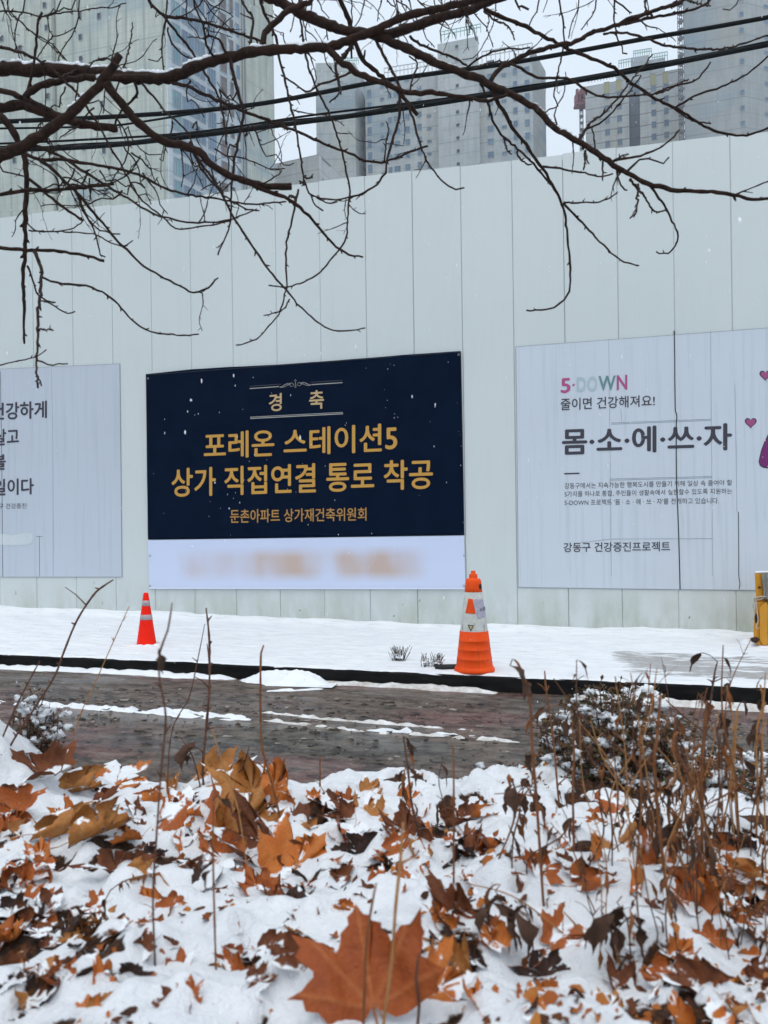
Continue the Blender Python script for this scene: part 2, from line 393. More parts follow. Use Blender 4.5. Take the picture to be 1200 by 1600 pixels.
snow_strip('road_snow', [(415, 1080), (460, 1079), (505, 1076)], 0.06, 0.03, 14, 0.15, kind='stuff')
# ploughed snow lying along the kerb
snow_strip('gutter_snow', [(-60, 1035), (60, 1039), (180, 1043), (300, 1048), (375, 1055)], 0.15, 0.07, 15, 0.12, calm=True, kind='stuff')
snow_strip('gutter_snow', [(390, 1062), (520, 1066), (640, 1074), (780, 1083)], 0.12, 0.06, 16, 0.15, calm=True, kind='stuff', mat=SLUSH)
snow_strip('gutter_snow', [(890, 1090), (1000, 1096), (1100, 1103), (1200, 1110), (1290, 1116)], 0.14, 0.08, 17, 0.2, calm=True, kind='stuff', mat=SLUSH)
m = MB(); rr = random.Random(12); tone = []          # clods thrown up by tyres
for i in range(2200):
    a = rr.uniform(-7.5, 6.5); b = rr.choice((-5.05, -5.35, -5.75, -6.1, -6.5, -4.6)) + rr.gauss(0, .10) + .02 * a; r = min(.022, .004 + rr.expovariate(1 / .0045)); p_ = loc2w(a, b, float(z_road(a, b)))
    n0 = len(m.v); m.blob(p_, (r * rr.uniform(1.2, 2.6), r, r * .55), i, 6, 4, .8); tone += [rr.random()] * (len(m.v) - n0)
m.at['tone'] = tone; q = Mat('slush_clod', (.1, .1, .1), .5, .3); q.color(q.ramp(q.n('Attribute', attr='tone').outputs['Fac'], [(0.0, (0.016, 0.013, 0.011)), (0.62, (0.05, 0.04, 0.032)), (0.76, (0.16, 0.135, 0.11)), (1.0, (0.36, 0.33, 0.29))]))
tag(m.build('slush_clods', q.m), kind='stuff')
def pile(name, px, py, wpx, h, seed, label, lumps=0):
    c = on_street(px, py); k = c.y / F; m = MB(); a = wpx * k / 2
    n = 60; X, Y = np.meshgrid(np.linspace(-1.15, 1.15, n), np.linspace(-1.15, 1.15, 36))
    r = np.sqrt(X ** 2 + Y ** 2) + 0.22 * fbm(X * 2 + seed, Y * 2, 2, seed)
    Zp = h * np.maximum(0, 1 - r ** 1.6) * (1 + 0.5 * fbm(X * 4, Y * 4 + seed, 4, seed)) + 0.02 * fbm(X * 11, Y * 11, 3, seed + 2) * (r < 1) - 0.012
    v, f = grid(c.x + X * a * CT + Y * a * 0.5 * ST, c.y - X * a * ST + Y * a * 0.5 * CT, c.z + Zp); m.add(v, f)
    rr = random.Random(seed)
    for i in range(lumps):
        q = (c.x + rr.uniform(-a, a), c.y + rr.uniform(-0.15, 0.1), c.z + rr.uniform(0.0, h * 0.9)); s_ = rr.uniform(0.02, 0.055)
        m.blob(q, (s_ * 1.2, s_, s_ * 0.8), rr.random(), 9, 6, 0.4)
    return tag(m.build(name, SNOW), label, 'snow pile')
pile('snow_pile', 447, 1062, 150, 0.135, 3, 'smooth low heap of white snow against the dark kerb in front of the navy banner')
pile('snow_pile', 1008, 1092, 74, 0.15, 4, 'lumpy heap of snow clods at the kerb right of the big cone', 16)
pile('snow_pile', 940, 1090, 24, 0.07, 6, 'small snow clod beside the lumpy heap at the kerb', 3)

# ------------------------------------------------------------------ hoarding
hw = empty('hoarding_wall', None, 'tall white steel panel hoarding standing along the snowy pavement', 'hoarding', frame=FRAME)
seam_px = [50, 112, 174, 235, 297, 362, 430.5, 499.5, 571, 645, 721, 801, 881, 965, 1053, 1143]
seams = [wall_hit(x, 400)[0] for x in seam_px]
while seams[0] > -15: seams.insert(0, seams[0] - 0.745)
while seams[-1] < 12: seams.append(seams[-1] + 0.795)
TOP = 7.19
rr = random.Random(5)
for a, b in zip(seams[:-1], seams[1:]):
    g = 0.0008 if rr.random() < 0.7 else 0.0022; zt = TOP + rr.uniform(-0.012, 0.012); m = MB(); dt = rr.uniform(0, 0.004)
    for p, q in (((a + g, 0.05 + dt), (a + g, 0.010 + dt)), ((a + g, 0.010 + dt), (a + g + 0.010, dt)), ((a + g + 0.010, dt), (b - g - 0.010, dt)), ((b - g - 0.010, dt), (b - g, 0.010 + dt)), ((b - g, 0.010 + dt), (b - g, 0.05 + dt))):
        m.add([(p[0], p[1], -0.7), (q[0], q[1], -0.7), (q[0], q[1], zt), (p[0], p[1], zt)], [(0, 1, 2, 3)])
    m.add([(a + g, 0.05 + dt, zt), (a + g, 0.010 + dt, zt), (a + g + 0.010, dt, zt), (b - g - 0.010, dt, zt), (b - g, 0.010 + dt, zt), (b - g, 0.05 + dt, zt)], [(0, 1, 2, 3, 4, 5)])
    m.build('panel', PANEL, hw, smooth=False)
m = MB(); m.box((seams[0], 0.06, -0.7), (seams[-1], 0.10, TOP - 0.06)); m.build('added_dark_backing', GAP, hw, smooth=False)  # added dark sheet behind the panels, keeps sky light out of the joints

# ------------------------------------------------------------------ flat sheets and print on the wall
def bil(q, u, v):                      # quad TL TR BR BL in (s, z); v = 0 at the bottom
    (a, b), (c, d), (e, f), (g, h) = q
    return ((a * (1 - u) + c * u) * v + (g * (1 - u) + e * u) * (1 - v), (b * (1 - u) + d * u) * v + (h * (1 - u) + f * u) * (1 - v))
def quad_px(*p): return [wall_hit(x, y) for x, y in p]
def sheet(name, q, mat, parent, t, nu=2, nv=2, wr=0.0, seed=0, thick=0.003):
    m = MB(); U, V = np.meshgrid(np.linspace(0, 1, nu), np.linspace(0, 1, nv)); s_, z_ = bil(q, U, V)
    T = t - wr * fbm(U * 7, V * 4, 3, seed) * np.minimum(1, 12 * np.minimum(V, 1 - V) + 0.3)
    v, f = grid(s_, T, z_); m.add(v, f); o = m.build(name, mat, parent, False)
    uv = o.data.uv_layers.new(name='UVMap'); UVf = np.stack([U.ravel(), V.ravel()], 1)
    li = np.zeros(len(o.data.loops), np.int32); o.data.loops.foreach_get('vertex_index', li); uv.data.foreach_set('uv', UVf[li].ravel())
    md = o.modifiers.new('thickness', 'SOLIDIFY'); md.thickness = thick; md.offset = 1
    return o
def lettering(body, q, mat, parent, t, bold=0.0, name='lettering', space=1.0):
    c = bpy.data.curves.new('text', 'FONT'); c.body = body; c.size = 1; c.space_character = space; c.resolution_u = 4
    o = bpy.data.objects.new('text', c); COL.objects.link(o)
    bpy.context.view_layer.update(); me = bpy.data.meshes.new_from_object(o.evaluated_get(bpy.context.evaluated_depsgraph_get()))
    bpy.data.objects.remove(o); bpy.data.curves.remove(c); me.name = name
    n = len(me.vertices); co = np.zeros(n * 3); me.vertices.foreach_get('co', co); co = co.reshape(-1, 3)
    polys = [tuple(f.vertices) for f in me.polygons]; bpy.data.meshes.remove(me); V = []; Fc = []; e = bold * 0.8
    for k, (dx, dy) in enumerate(((0, 0), (e, 0), (-e, 0), (0, e * .8), (0, -e * .8)) if e else ((0, 0),)):   # heavier strokes: the glyphs struck five times, a hair apart
        V.append(np.stack([co[:, 0] + dx, co[:, 1] + dy, np.full(n, t - 0.0004 * k)], 1)); Fc += [tuple(q_ + n * k for q_ in f) for f in polys]
    V = np.concatenate(V); u = (V[:, 0] - V[:, 0].min()) / np.ptp(V[:, 0]); v = (V[:, 1] - V[:, 1].min()) / np.ptp(V[:, 1])
    s_, z_ = bil(q, u, v); me = bpy.data.meshes.new(name); me.from_pydata(np.stack([s_, V[:, 2], z_], 1).tolist(), [], Fc)
    me.materials.clear(); me.materials.append(mat); me.update()
    ob = bpy.data.objects.new(name, me); COL.objects.link(ob); ob.parent = parent; return ob
def px_poly(name, pts, mat, parent, t, thick=0.0):
    m = MB(); m.add([(*(lambda h: (h[0], t, h[1]))(wall_hit(x, y)),) for x, y in pts], [tuple(range(len(pts)))[::-1]])
    return m.build(name, mat, parent, smooth=False)
def px_line(m, pts, r, t):
    P = [Vector((h[0], t, h[1])) for h in (wall_hit(x, y) for x, y in pts)]
    P, R = smooth_path(P, [r] * len(P), 0.02); m.tube(P, R, 5)
def rules(name, segs, th, mat, parent, t):
    m = MB()
    for (x0, y0, x1, y1) in segs:
        a = quad_px((x0, y0 - th / 2), (x1, y1 - th / 2), (x1, y1 + th / 2), (x0, y0 + th / 2))
        m.add([(p[0], t, p[1]) for p in a], [(0, 3, 2, 1)])
    return m.build(name, mat, parent, smooth=False)

# congratulation banner
bn = empty('banner', None, 'navy congratulation banner with gold Korean lettering and pale bottom strip', 'banner', frame=FRAME)
m = MB(); top = [(229, 585), (300, 577.5), (365, 573.5), (430, 570.5), (500, 565.5), (572, 560), (645, 554), (720, 549)]; bot = [(232, 843), (300, 842.3), (365, 841.5), (430, 840.5), (500, 839.4), (572, 838.3), (645, 837.2), (725, 836)]
P0 = [wall_hit(*p) for p in top]; P1 = [wall_hit(*p) for p in bot]
ks = np.linspace(0, 7, 85); A = np.zeros((49, 85)); Bz = A.copy()
for j, v_ in enumerate(np.linspace(0, 1, 49)):
    for c_, arr in ((0, A), (1, Bz)):
        arr[j] = np.interp(ks, range(8), [p[c_] for p in P1]) * (1 - v_) + np.interp(ks, range(8), [p[c_] for p in P0]) * v_
U, V = np.meshgrid(np.linspace(0, 1, 85), np.linspace(0, 1, 49))
T = -0.022 - 0.006 * fbm(U * 9, V * 5, 3, 2) - 0.004 * np.sin(U * 44 + 3 * V) * V ** 3
v, f = grid(A, T, Bz); m.add(v, f); o = m.build('fabric', BANNER, bn); md = o.modifiers.new('thickness', 'SOLIDIFY'); md.thickness = 0.003; md.offset = 1
TB = -0.036
sheet('pale_strip', quad_px((232.3, 844), (725.2, 837), (727.5, 920.5), (234.5, 920)), STRIP, bn, -0.023, 50, 12, 0.005, 4)
rules('hem', [(234.5, 918.6, 727.5, 919.3)], 2.2, HEM, bn, -0.033)
m = MB()
for seg in ([(229.6, 587), (231, 700), (233, 843)], [(229.5, 586.5), (430, 572), (720, 550.5)], [(720, 551), (723, 700), (725.5, 836)]): px_line(m, seg, 0.006, -0.026)
m.build('hem', flat('dark_hem', (0.012, 0.016, 0.028)), bn)
for x, y in ((233, 592), (717, 555), (236, 915), (725, 915), (236, 868), (725.5, 868)):
    s_, z_ = wall_hit(x, y); m = MB()
    m.tube([(s_ + 0.013 * math.cos(a), -0.038, z_ + 0.013 * math.sin(a)) for a in np.linspace(0, 2 * math.pi, 13)], [0.004] * 13, 5); m.build('grommet', METAL, bn)
lettering('경', quad_px((421.3, 616), (441.5, 614.5), (441.5, 642.5), (421.3, 643.5)), PALEGOLD, bn, TB, 0.022)
lettering('축', quad_px((484, 611), (507.3, 609.3), (507.3, 639), (484, 640)), PALEGOLD, bn, TB, 0.022)
lettering('포레온 스테이션5', quad_px((320, 676.5), (621.5, 661), (621.5, 705.5), (320, 718)), GOLD, bn, TB, 0.022)
lettering('상가 직접연결 통로 착공', quad_px((269.5, 732), (677, 717), (677, 764), (269.5, 777)), GOLD, bn, TB, 0.022)
lettering('둔촌아파트 상가재건축위원회', quad_px((361, 796), (573.5, 793), (573.5, 813.5), (361, 817.5)), flat('dim_gold_print', (0.40, 0.215, 0.06)), bn, TB, 0.016)
rules('rule', [(391.4, 607.8, 437, 604.6), (488, 601.6, 536, 598.5), (392.4, 654.4, 537, 647)], 1.3, RULE, bn, TB)
rules('rule', [(392.2, 652.2, 536.5, 644.8)], 0.9, RULE, bn, TB); rules('rule', [(391.4, 604.2, 440, 600.8), (486, 598, 536, 594.8)], 0.5, flat('dim_grey_print', (0.10, 0.105, 0.12)), bn, TB)
m = MB(); oc = (462.7, 600.6)
for sx in (-1, 1):
    for pts in ([(2, 3), (5, -2), (9, -1), (8, 3), (4, 3)], [(7, 0), (12, -2), (17, 1), (22, 4), (25, 3)], [(8, -1), (14, 2), (20, 4), (24, 2)], [(9, 1), (14, -1), (19, 1), (23, 4)]):
        px_line(m, [(oc[0] + sx * a, oc[1] + b - sx * a * 0.07) for a, b in pts], 0.0032, TB)
px_line(m, [(oc[0], oc[1] - 7), (oc[0] + 1.5, oc[1] - 5), (oc[0], oc[1] - 3), (oc[0] - 1.5, oc[1] - 5), (oc[0], oc[1] - 7)], 0.003, TB)
px_line(m, [(oc[0], oc[1] - 3), (oc[0], oc[1] + 4)], 0.004, TB); px_line(m, [(oc[0], oc[1] + 6), (oc[0] + 1.4, oc[1] + 4.6), (oc[0], oc[1] + 3.4), (oc[0] - 1.4, oc[1] + 4.6), (oc[0], oc[1] + 6)], 0.003, TB)
m.build('ornament', RULE, bn)

# right poster
rp = empty('poster', None, 'pale grey health campaign poster with 5 DOWN heading, hearts and streaks', 'poster', 'campaign posters stuck on the hoarding', FRAME)
e0, e1 = wall_hit(806, 542), wall_hit(1200, 512.5); sl = (e1[1] - e0[1]) / (e1[0] - e0[0]); f0, f1 = wall_hit(810, 917.5), wall_hit(1165, 922)
sE = e1[0] + 1.9; q = [e0, (sE, e0[1] + sl * (sE - e0[0])), (sE, f0[1] + (f1[1] - f0[1]) / (f1[0] - f0[0]) * (sE - f0[0])), f0]
sheet('vinyl_sheet', q, VINYL, rp, -0.006)
TP = -0.0125
for ch, x0, x1, y0, y1, c in (('5', 876, 891.5, 591, 614.3, (0.40, 0.075, 0.20)), ('·', 894, 898, 600, 603.5, (0.40, 0.10, 0.22)), ('D', 901.3, 915.5, 589.5, 612, (0.37, 0.50, 0.53)), ('O', 917.5, 933, 588.3, 611.5, (0.38, 0.51, 0.53)), ('W', 935, 962, 587.3, 610.3, (0.125, 0.25, 0.26)), ('N', 963.5, 980, 586, 609.5, (0.38, 0.075, 0.20))):
    lettering(ch, quad_px((x0, y0 + .5), (x1, y0 - .5), (x1, y1 - .5), (x0, y1 + .5)), flat('heading_print', c), rp, TP, 0.03)
lettering('줄이면 건강해져요!', quad_px((876, 623), (1023, 617), (1023, 635), (876, 641.5)), INK, rp, TP, 0.012)
lettering('몸·소·에·쓰·자', quad_px((878, 670), (1143.6, 661), (1143.6, 703.5), (878, 711.5)), INK, rp, TP, 0.032)
rules('rule', [(881.5, 740.4, 905.5, 739.6)], 2.2, INK, rp, TP)
lettering('강동구에서는 지속가능한 행복도시를 만들기 위해 일상 속 줄여야 할', quad_px((882, 754.7), (1143.6, 749.6), (1143.6, 758.3), (882, 764)), INK, rp, TP, 0.0)
lettering('5가지를 하나로 통합, 주민들이 생활속에서 실천할수 있도록 지원하는', quad_px((882, 767.7), (1143.6, 762.8), (1143.6, 772), (882, 777)), INK, rp, TP, 0.0)
lettering("5-DOWN 프로젝트 '몸 · 소 · 에 · 쓰 · 자'를 전개하고 있습니다.", quad_px((882, 781), (1123, 777.6), (1123, 787), (882, 790)), INK, rp, TP, 0.0)
lettering('강동구 건강증진프로젝트', quad_px((880.5, 848), (1047, 846), (1047, 861.3), (880.5, 862.7)), INK, rp, TP, 0.012)
PINK = flat('pink_print', (0.33, 0.07, 0.20)); PURP = flat('purple_print', (0.16, 0.016, 0.13))
def heart(x, y, w):
    pts = []
    for a in np.linspace(0, 2 * math.pi, 40, endpoint=False):
        hx = 16 * math.sin(a) ** 3; hy = 13 * math.cos(a) - 5 * math.cos(2 * a) - 2 * math.cos(3 * a) - math.cos(4 * a); pts.append((hx / 32, -hy / 32))
    o = px_poly('heart', [(x + w * a, y + w * b) for a, b in pts], INK, rp, TP)
    px_poly('fill', [(x + w * .78 * a, y + .2 + w * .78 * b) for a, b in pts], PINK, o, TP - 0.003)
heart(1172.7, 660.3, 18.5); heart(1195.5, 586.3, 18.5)
lobe = [(1205, 674), (1199, 680), (1193.5, 691), (1189, 703), (1186, 716), (1185, 722), (1187, 728), (1192, 731), (1199, 732), (1212, 730), (1224, 722), (1228, 705), (1224, 688), (1216, 677)]
px_poly('purple_shape', lobe, INK, rp, TP); px_poly('purple_fill', [(1206 + (x - 1206) * .92, 706 + (y - 706) * .93) for x, y in lobe], PURP, rp, TP - 0.003)
SEAM = flat('sheet_seam', (0.20, 0.25, 0.28)); 
for sg in ((955, 661, 1111, 655), (955, 663, 1111, 657), (953, 748.5, 1112, 744.5), (953, 750.5, 1112, 746.5), (955, 842.3, 1113, 841.6), (907, 848, 953, 842.5)): rules('sheet_seam', [sg], 0.6, SEAM, rp, TP)
for x0, x1, y0, y1 in ((951, 955, 530, 900), (1110, 1113, 518, 900), (1148, 1151, 600, 800), (970, 971, 640, 660)): m = MB(); px_line(m, [(x0, y0), (x0 * .5 + x1 * .5 + .3, (y0 + y1) / 2), (x1, y1)], 0.0016, -0.011); m.build('sheet_seam', SEAM, rp)
m = MB(); px_line(m, [(1053.3, 517), (1054, 560), (1054.2, 590), (1055, 640), (1056.5, 645), (1057.5, 655), (1056.5, 665), (1057, 750), (1059, 800), (1061, 860), (1062.5, 921)], 0.008, -0.011); m.build('tear', GAP, rp)
m = MB(); px_line(m, [(1153.5, 800), (1154, 860), (1154.2, 900), (1156, 912), (1154.5, 920)], 0.005, -0.011); m.build('tear', GAP, rp)
m = MB(); px_line(m, [(806, 542), (808, 700), (810, 917.5)], 0.003, -0.010); px_line(m, [(810, 917.5), (980, 920), (1165, 922), (1230, 923)], 0.004, -0.010); px_line(m, [(806, 542), (1000, 527.5), (1200, 512.5)], 0.002, -0.010); m.build('sheet_edge', SEAM, rp)

# left poster
lp = empty('poster', None, 'pale grey streaked poster with large charcoal Korean slogan beside the navy banner', 'poster', 'campaign posters stuck on the hoarding', FRAME)
e0, e1 = wall_hit(-2, 577), wall_hit(187.5, 568.5); f0, f1 = wall_hit(0, 901.5), wall_hit(191, 901.5); sE = e0[0] - 1.9
q = [(sE, e0[1] + (e1[1] - e0[1]) / (e1[0] - e0[0]) * (sE - e0[0])), e1, f1, (sE, f0[1])]
sheet('vinyl_sheet', q, mk_vinyl('streaked_vinyl', (0.500, 0.547, 0.618), 0.5), lp, -0.006)
lettering('건강하게', quad_px((-12, 630), (74, 626), (74, 653.5), (-12, 657)), INK, lp, TP, 0.03)
lettering('살고', quad_px((-9, 671), (30.5, 669), (30.5, 694), (-9, 697)), INK, lp, TP, 0.03)
lettering('볼', quad_px((-11, 710.5), (10, 709.5), (10, 734), (-11, 735)), INK, lp, TP, 0.03)
lettering('일이다', quad_px((-9, 748.5), (53.5, 747), (53.5, 772.5), (-9, 775)), INK, lp, TP, 0.03)
lettering('강동구 건강증진', quad_px((-18, 787), (42, 786.3), (42, 794.5), (-18, 795.3)), INK, lp, TP, 0.0)
m = MB(); px_line(m, [(187.5, 568.5), (189, 700), (191, 901.5)], 0.003, -0.010); px_line(m, [(-40, 901.5), (100, 901.5), (191, 901.5)], 0.003, -0.010); px_line(m, [(81, 575), (83, 700), (84, 900)], 0.0016, -0.010); px_line(m, [(-2, 577), (187.5, 568.5)], 0.002, -0.010); m.build('sheet_edge', SEAM, lp)
m = MB(); px_line(m, [(1, 580), (3, 700), (5, 901)], 0.004, -0.010); px_line(m, [(57, 838), (67, 838)], 0.003, -0.010); px_line(m, [(62, 838), (62.5, 901)], 0.003, -0.010); m.build('tear', GAP, lp)
px_poly('painted_patch', [(-30, 834), (-5, 833), (20, 836), (41, 832), (50, 834), (52, 840), (51, 847), (44, 851), (20, 852), (-30, 850)], mottled('patch_paint', (0.52, 0.575, 0.60), (0.58, 0.63, 0.65), 6), lp, TP)
# ------------------------------------------------------------------ cones
RED = mottled('red_plastic', (0.82, 0.012, 0.003), (0.92, 0.020, 0.004), 4, 0.5, 0.12)
def mk_orange():
    q = Mat('orange_plastic', (0.8, 0.1, 0.01), 0.5, 0.15); n = q.noise(6, 5, 0.6); c = q.ramp(n, [(0.3, (0.74, 0.062, 0.005)), (0.7, (0.88, 0.092, 0.008))])
    d = q.noise(1.0, 5, 0.7, q.co((20, 20, 5))); c = q.mix(q.ramp(d, [(0.55, 0.0), (0.72, 0.6)]), c, (0.30, 0.075, 0.03)); q.color(c); q.bump(n, 0.003, 1); return q.m
ORANGE = mk_orange()
GREYBAND = mottled('grey_reflective', (0.33, 0.27, 0.29), (0.42, 0.36, 0.38), 20, 0.35, 0.5)
def mk_sleeve():
    q = Mat('dirty_white_sleeve', (0.5, 0.5, 0.48), 0.5, 0.35); n = q.noise(14, 5, 0.65); k = q.noise(1, 4, 0.6, q.co((22, 22, 9)))
    c = q.ramp(n, [(0.35, (0.44, 0.45, 0.43)), (0.65, (0.56, 0.57, 0.54))]); q.color(q.mix(q.ramp(k, [(0.60, 0.0), (0.68, 0.75)]), c, (0.16, 0.17, 0.17))); return q.m
SLEEVE = mk_sleeve()
def cone_at(px, py): c = on_street(px, py); return c, c.y / F
c, k = cone_at(229, 1008)
small = empty('traffic_cone', c - Vector((0, 0, 0.02)), 'slim bright red traffic cone with two pale bands, base buried in snow', 'traffic cone', 'traffic cones on the snowy pavement')
H = 82 * k
def prof(r0, r1, z0, z1, e=0.0): return [(r0 + e, z0), (r1 + e, z1)]
r_ = lambda z: (15.2 - 11.6 * (z / 82)) * k
m = MB()
m.lathe([(r_(-4), -4 * k), (r_(40), 40 * k), (r_(61.5), 61.5 * k), (r_(80.5), 80.5 * k), (r_(82) * .8, 82 * k), (0.0005, 82 * k)], 32, 0, c); m.build('cone_body', RED, small)
for z0, z1 in ((40, 48), (61.5, 70)):
    m = MB(); m.lathe([(r_(z0), z0 * k), (r_(z0) + .003, z0 * k), (r_(z1) + .003, z1 * k), (r_(z1), z1 * k)], 32, 0, c); m.build('reflective_band', GREYBAND, small)
m = MB(); b_ = 21 * k; m.box((c.x - b_, c.y - b_, c.z - 0.045), (c.x + b_, c.y + b_, c.z - 0.012)); m.build('base', RED, small, smooth=False)
m = MB(); rr = random.Random(3)
for i in range(22):
    a = rr.uniform(0, 6.28); r0 = rr.uniform(15, 20) * k; m.blob((c.x + r0 * math.cos(a), c.y + r0 * math.sin(a), c.z - 0.008), (0.05, 0.045, rr.uniform(.02, .035)), i, 10, 6, 0.3)
m.build('snow', SNOW, small)

c, k = cone_at(741.5, 1048)
big = empty('traffic_cone', c, 'large weathered orange traffic cone with grey white sleeve standing near the kerb', 'traffic cone', 'traffic cones on the snowy pavement')
u = k / 8.418
def pf(*p): return [(r * u, z * u) for r, z in p]
m = MB(); m.lathe(pf((0, 0), (262, 0), (268, 16), (262, 42), (246, 60), (240, 72), (229, 165), (231, 168), (231, 176), (227, 180), (214, 285), (216, 288), (216, 296), (212, 300), (201, 400), (203, 403), (203, 411), (199, 415), (188, 525), (184, 531)), 48, 0, c); m.build('cone_body', ORANGE, big)
m = MB(); m.lathe(pf((184, 528), (182, 535), (116, 1036), (112, 1040)), 48, 0, c); m.build('sleeve', SLEEVE, big)
m = MB(); m.lathe(pf((112, 1038), (117, 1044), (112, 1100), (106, 1160), (98, 1195), (84, 1212), (57, 1218), (56, 1222), (54, 1268), (50, 1273), (32, 1275), (30, 1312), (24, 1317), (0.1, 1317)), 40, 0, c); m.build('cap', ORANGE, big)
def on_cone(name, pts, mat, off, nsub=6):          # px poly from the 8.418x enlargement -> skin of the sleeve / cap
    m = MB(); P = []
    n = len(pts)
    for i in range(n):
        for j in range(nsub): P.append(tuple(pts[i][q] + (pts[(i + 1) % n][q] - pts[i][q]) * j / nsub for q in (0, 1)))
    cx = sum(p[0] for p in P) / len(P); cy = sum(p[1] for p in P) / len(P)
    def surf(x, y):
        z = 1445 - y; axis_x = 437
        rad = (184 - 68 * (z - 531) / 505) if z < 1040 else (119 - 0.10 * (z - 1044))
        h = max(-0.99, min(0.99, (x - axis_x) / rad)); a = math.asin(h); R = (rad * u + off)
        return (c.x + R * math.sin(a), c.y - R * math.cos(a), c.z + z * u)
    rings = [1, .66, .33]; v = [surf(cx + (x - cx) * g, cy + (y - cy) * g) for g in rings for x, y in P] + [surf(cx, cy)]; N = len(P); f = []
    for r in range(2): f += [(r * N + i, r * N + (i + 1) % N, (r + 1) * N + (i + 1) % N, (r + 1) * N + i) for i in range(N)]
    f += [(2 * N + i, 2 * N + (i + 1) % N, 3 * N) for i in range(N)]
    m.add(v, f); return m.build(name, mat, big)
on_cone('cone_emblem', [(360, 485), (412, 490), (442, 680), (320, 672)], ORANGE, 0.004)
on_cone('paper_label', [(430, 490), (545, 500), (572, 610), (588, 720), (470, 745), (430, 600)], mottled('lilac_paper', (0.36, 0.34, 0.44), (0.48, 0.47, 0.55), 25), 0.003)
for k_, pts in enumerate(([(500, 615), (520, 607), (524, 645), (504, 648)], [(533, 607), (551, 603), (555, 645), (537, 648)], [(562, 600), (574, 596), (580, 640), (566, 643)])):
    on_cone('label_mark', pts, mottled('label_print', (0.03, 0.03, 0.04), (0.34, 0.33, 0.38), 120), 0.006, 3)
YEL = mottled('faded_yellow', (0.42, 0.36, 0.16), (0.52, 0.46, 0.26), 60)
on_cone('warning_mark', [(340, 820), (418, 826), (376, 905)], flat('dark_border', (0.05, 0.045, 0.035)), 0.004); on_cone('warning_fill', [(358, 832), (404, 836), (377, 885)], YEL, 0.006)
on_cone('cap_hole_shade', [(505, 300), (525, 300), (533, 330), (527, 365), (508, 370), (497, 335)], flat('hole_shade_black', (0.008, 0.005, 0.004)), 0.004)  # black patch on the skin paints the shade inside the cap's hole
p = on_street(703, 1043); m = MB(); m.box((p.x - 0.17, p.y - 0.09, p.z - 0.03), (p.x + 0.15, p.y + 0.07, p.z + 0.028)); o = m.build('rubber_block', flat('black_rubber', (0.014, 0.014, 0.015), 0.7), None, False, p)
tag(o, 'black rubber block half under snow beside the large orange cone', 'rubber block'); bv = o.modifiers.new('bevel', 'BEVEL'); bv.width = 0.012; bv.segments = 2

# ------------------------------------------------------------------ yellow barrier at the right
YPL = mottled('yellow_plastic', (0.50, 0.215, 0.010), (0.62, 0.285, 0.018), 5, 0.45, 0.4, 0.004)
c = on_street(1185, 1010); k = c.y / F; 
bar = empty('barrier', c, 'yellow plastic barrier tied with pale rope beside the hoarding', 'barrier')
PX = lambda x, y, d=0.0: at(x, y, c.y + d)
def slab(m, pts, d0, d1, bev=0.012, mi=0):
    A_ = [PX(x, y, d0) for x, y in pts]; B_ = [PX(x, y, d1) for x, y in pts]; n = len(pts)
    m.add(A_ + B_, [tuple(range(n)), tuple(range(2 * n - 1, n - 1, -1))] + [(i, i + n, (i + 1) % n + n, (i + 1) % n) for i in range(n)], mi)
m = MB(); slab(m, [(1179, 895), (1230, 894), (1230, 933), (1181, 934)], 0.03, 0.33); slab(m, [(1181, 934), (1230, 933), (1230, 940), (1181, 940)], 0.05, 0.31)
slab(m, [(1180.5, 940), (1230, 940), (1230, 1012), (1189, 1012), (1178, 1002), (1177, 985)], 0.0, 0.40)
slab(m, [(1196, 940), (1200, 944), (1200, 1006), (1193, 1010), (1187, 1000), (1186, 950)], -0.03, 0.02)
o = m.build('barrier_body', YPL, bar, False); bv = o.modifiers.new('bevel', 'BEVEL'); bv.width = 0.015; bv.segments = 2
m = MB(); slab(m, [(1179, 895.5), (1181, 892.5), (1200, 892), (1230, 891), (1230, 895.5)], 0.02, 0.34); o = m.build('snow', SNOW, bar, True); bv = o.modifiers.new('bevel', 'BEVEL'); bv.width = 0.012; bv.segments = 3
m = MB()
for q in range(7):
    x = 1194 + q * 4.6; P = [PX(x + math.sin(y * .09 + q) * 1.2, y, -0.02 + 0.02 * math.sin(q * 2 + y * .05)) for y in range(896, 1000 if q > 1 else 940, 8)]; m.tube(P, [0.024 + 0.006 * math.sin(q + i) for i in range(len(P))], 8)
m.build('grey_tarpaulin', mottled('grey_tarp', (0.14, 0.14, 0.12), (0.30, 0.29, 0.25), 12, 0.7, 0.2, 0.01), bar)
ROPE = mottled('pale_rope', (0.34, 0.29, 0.22), (0.52, 0.47, 0.39), 60, 0.8, 0.1)
def px_rope(m, pts, r, d): P, R = smooth_path([PX(x, y, d) for x, y in pts], [r] * len(pts), 0.02); m.tube(P, R, 6)
m = MB(); px_rope(m, [(1178, 935), (1185, 933), (1192, 932), (1200, 932.5), (1215, 932)], 0.010, -0.04); px_rope(m, [(1178, 936), (1186, 937), (1193, 934)], 0.010, -0.03)
px_rope(m, [(1179, 937), (1177, 948), (1179, 958), (1176.5, 968)], 0.009, -0.02); px_rope(m, [(1181, 937), (1183, 955), (1184.5, 970), (1181, 981), (1186, 981)], 0.007, -0.05); m.build('rope', ROPE, bar)
m = MB(); m.blob(PX(1187, 918, -0.0), (0.013, 0.03, 0.016), 2, mi=0); m.blob(PX(1181.5, 966, -0.01), (0.014, 0.03, 0.06), 3); m.blob(PX(1180, 1000, -0.005), (0.06, 0.03, 0.035), 4); m.build('hollow', flat('hollow_shade', (0.03, 0.014, 0.008)), bar)  # dark blobs paint the shade inside the barrier's recesses
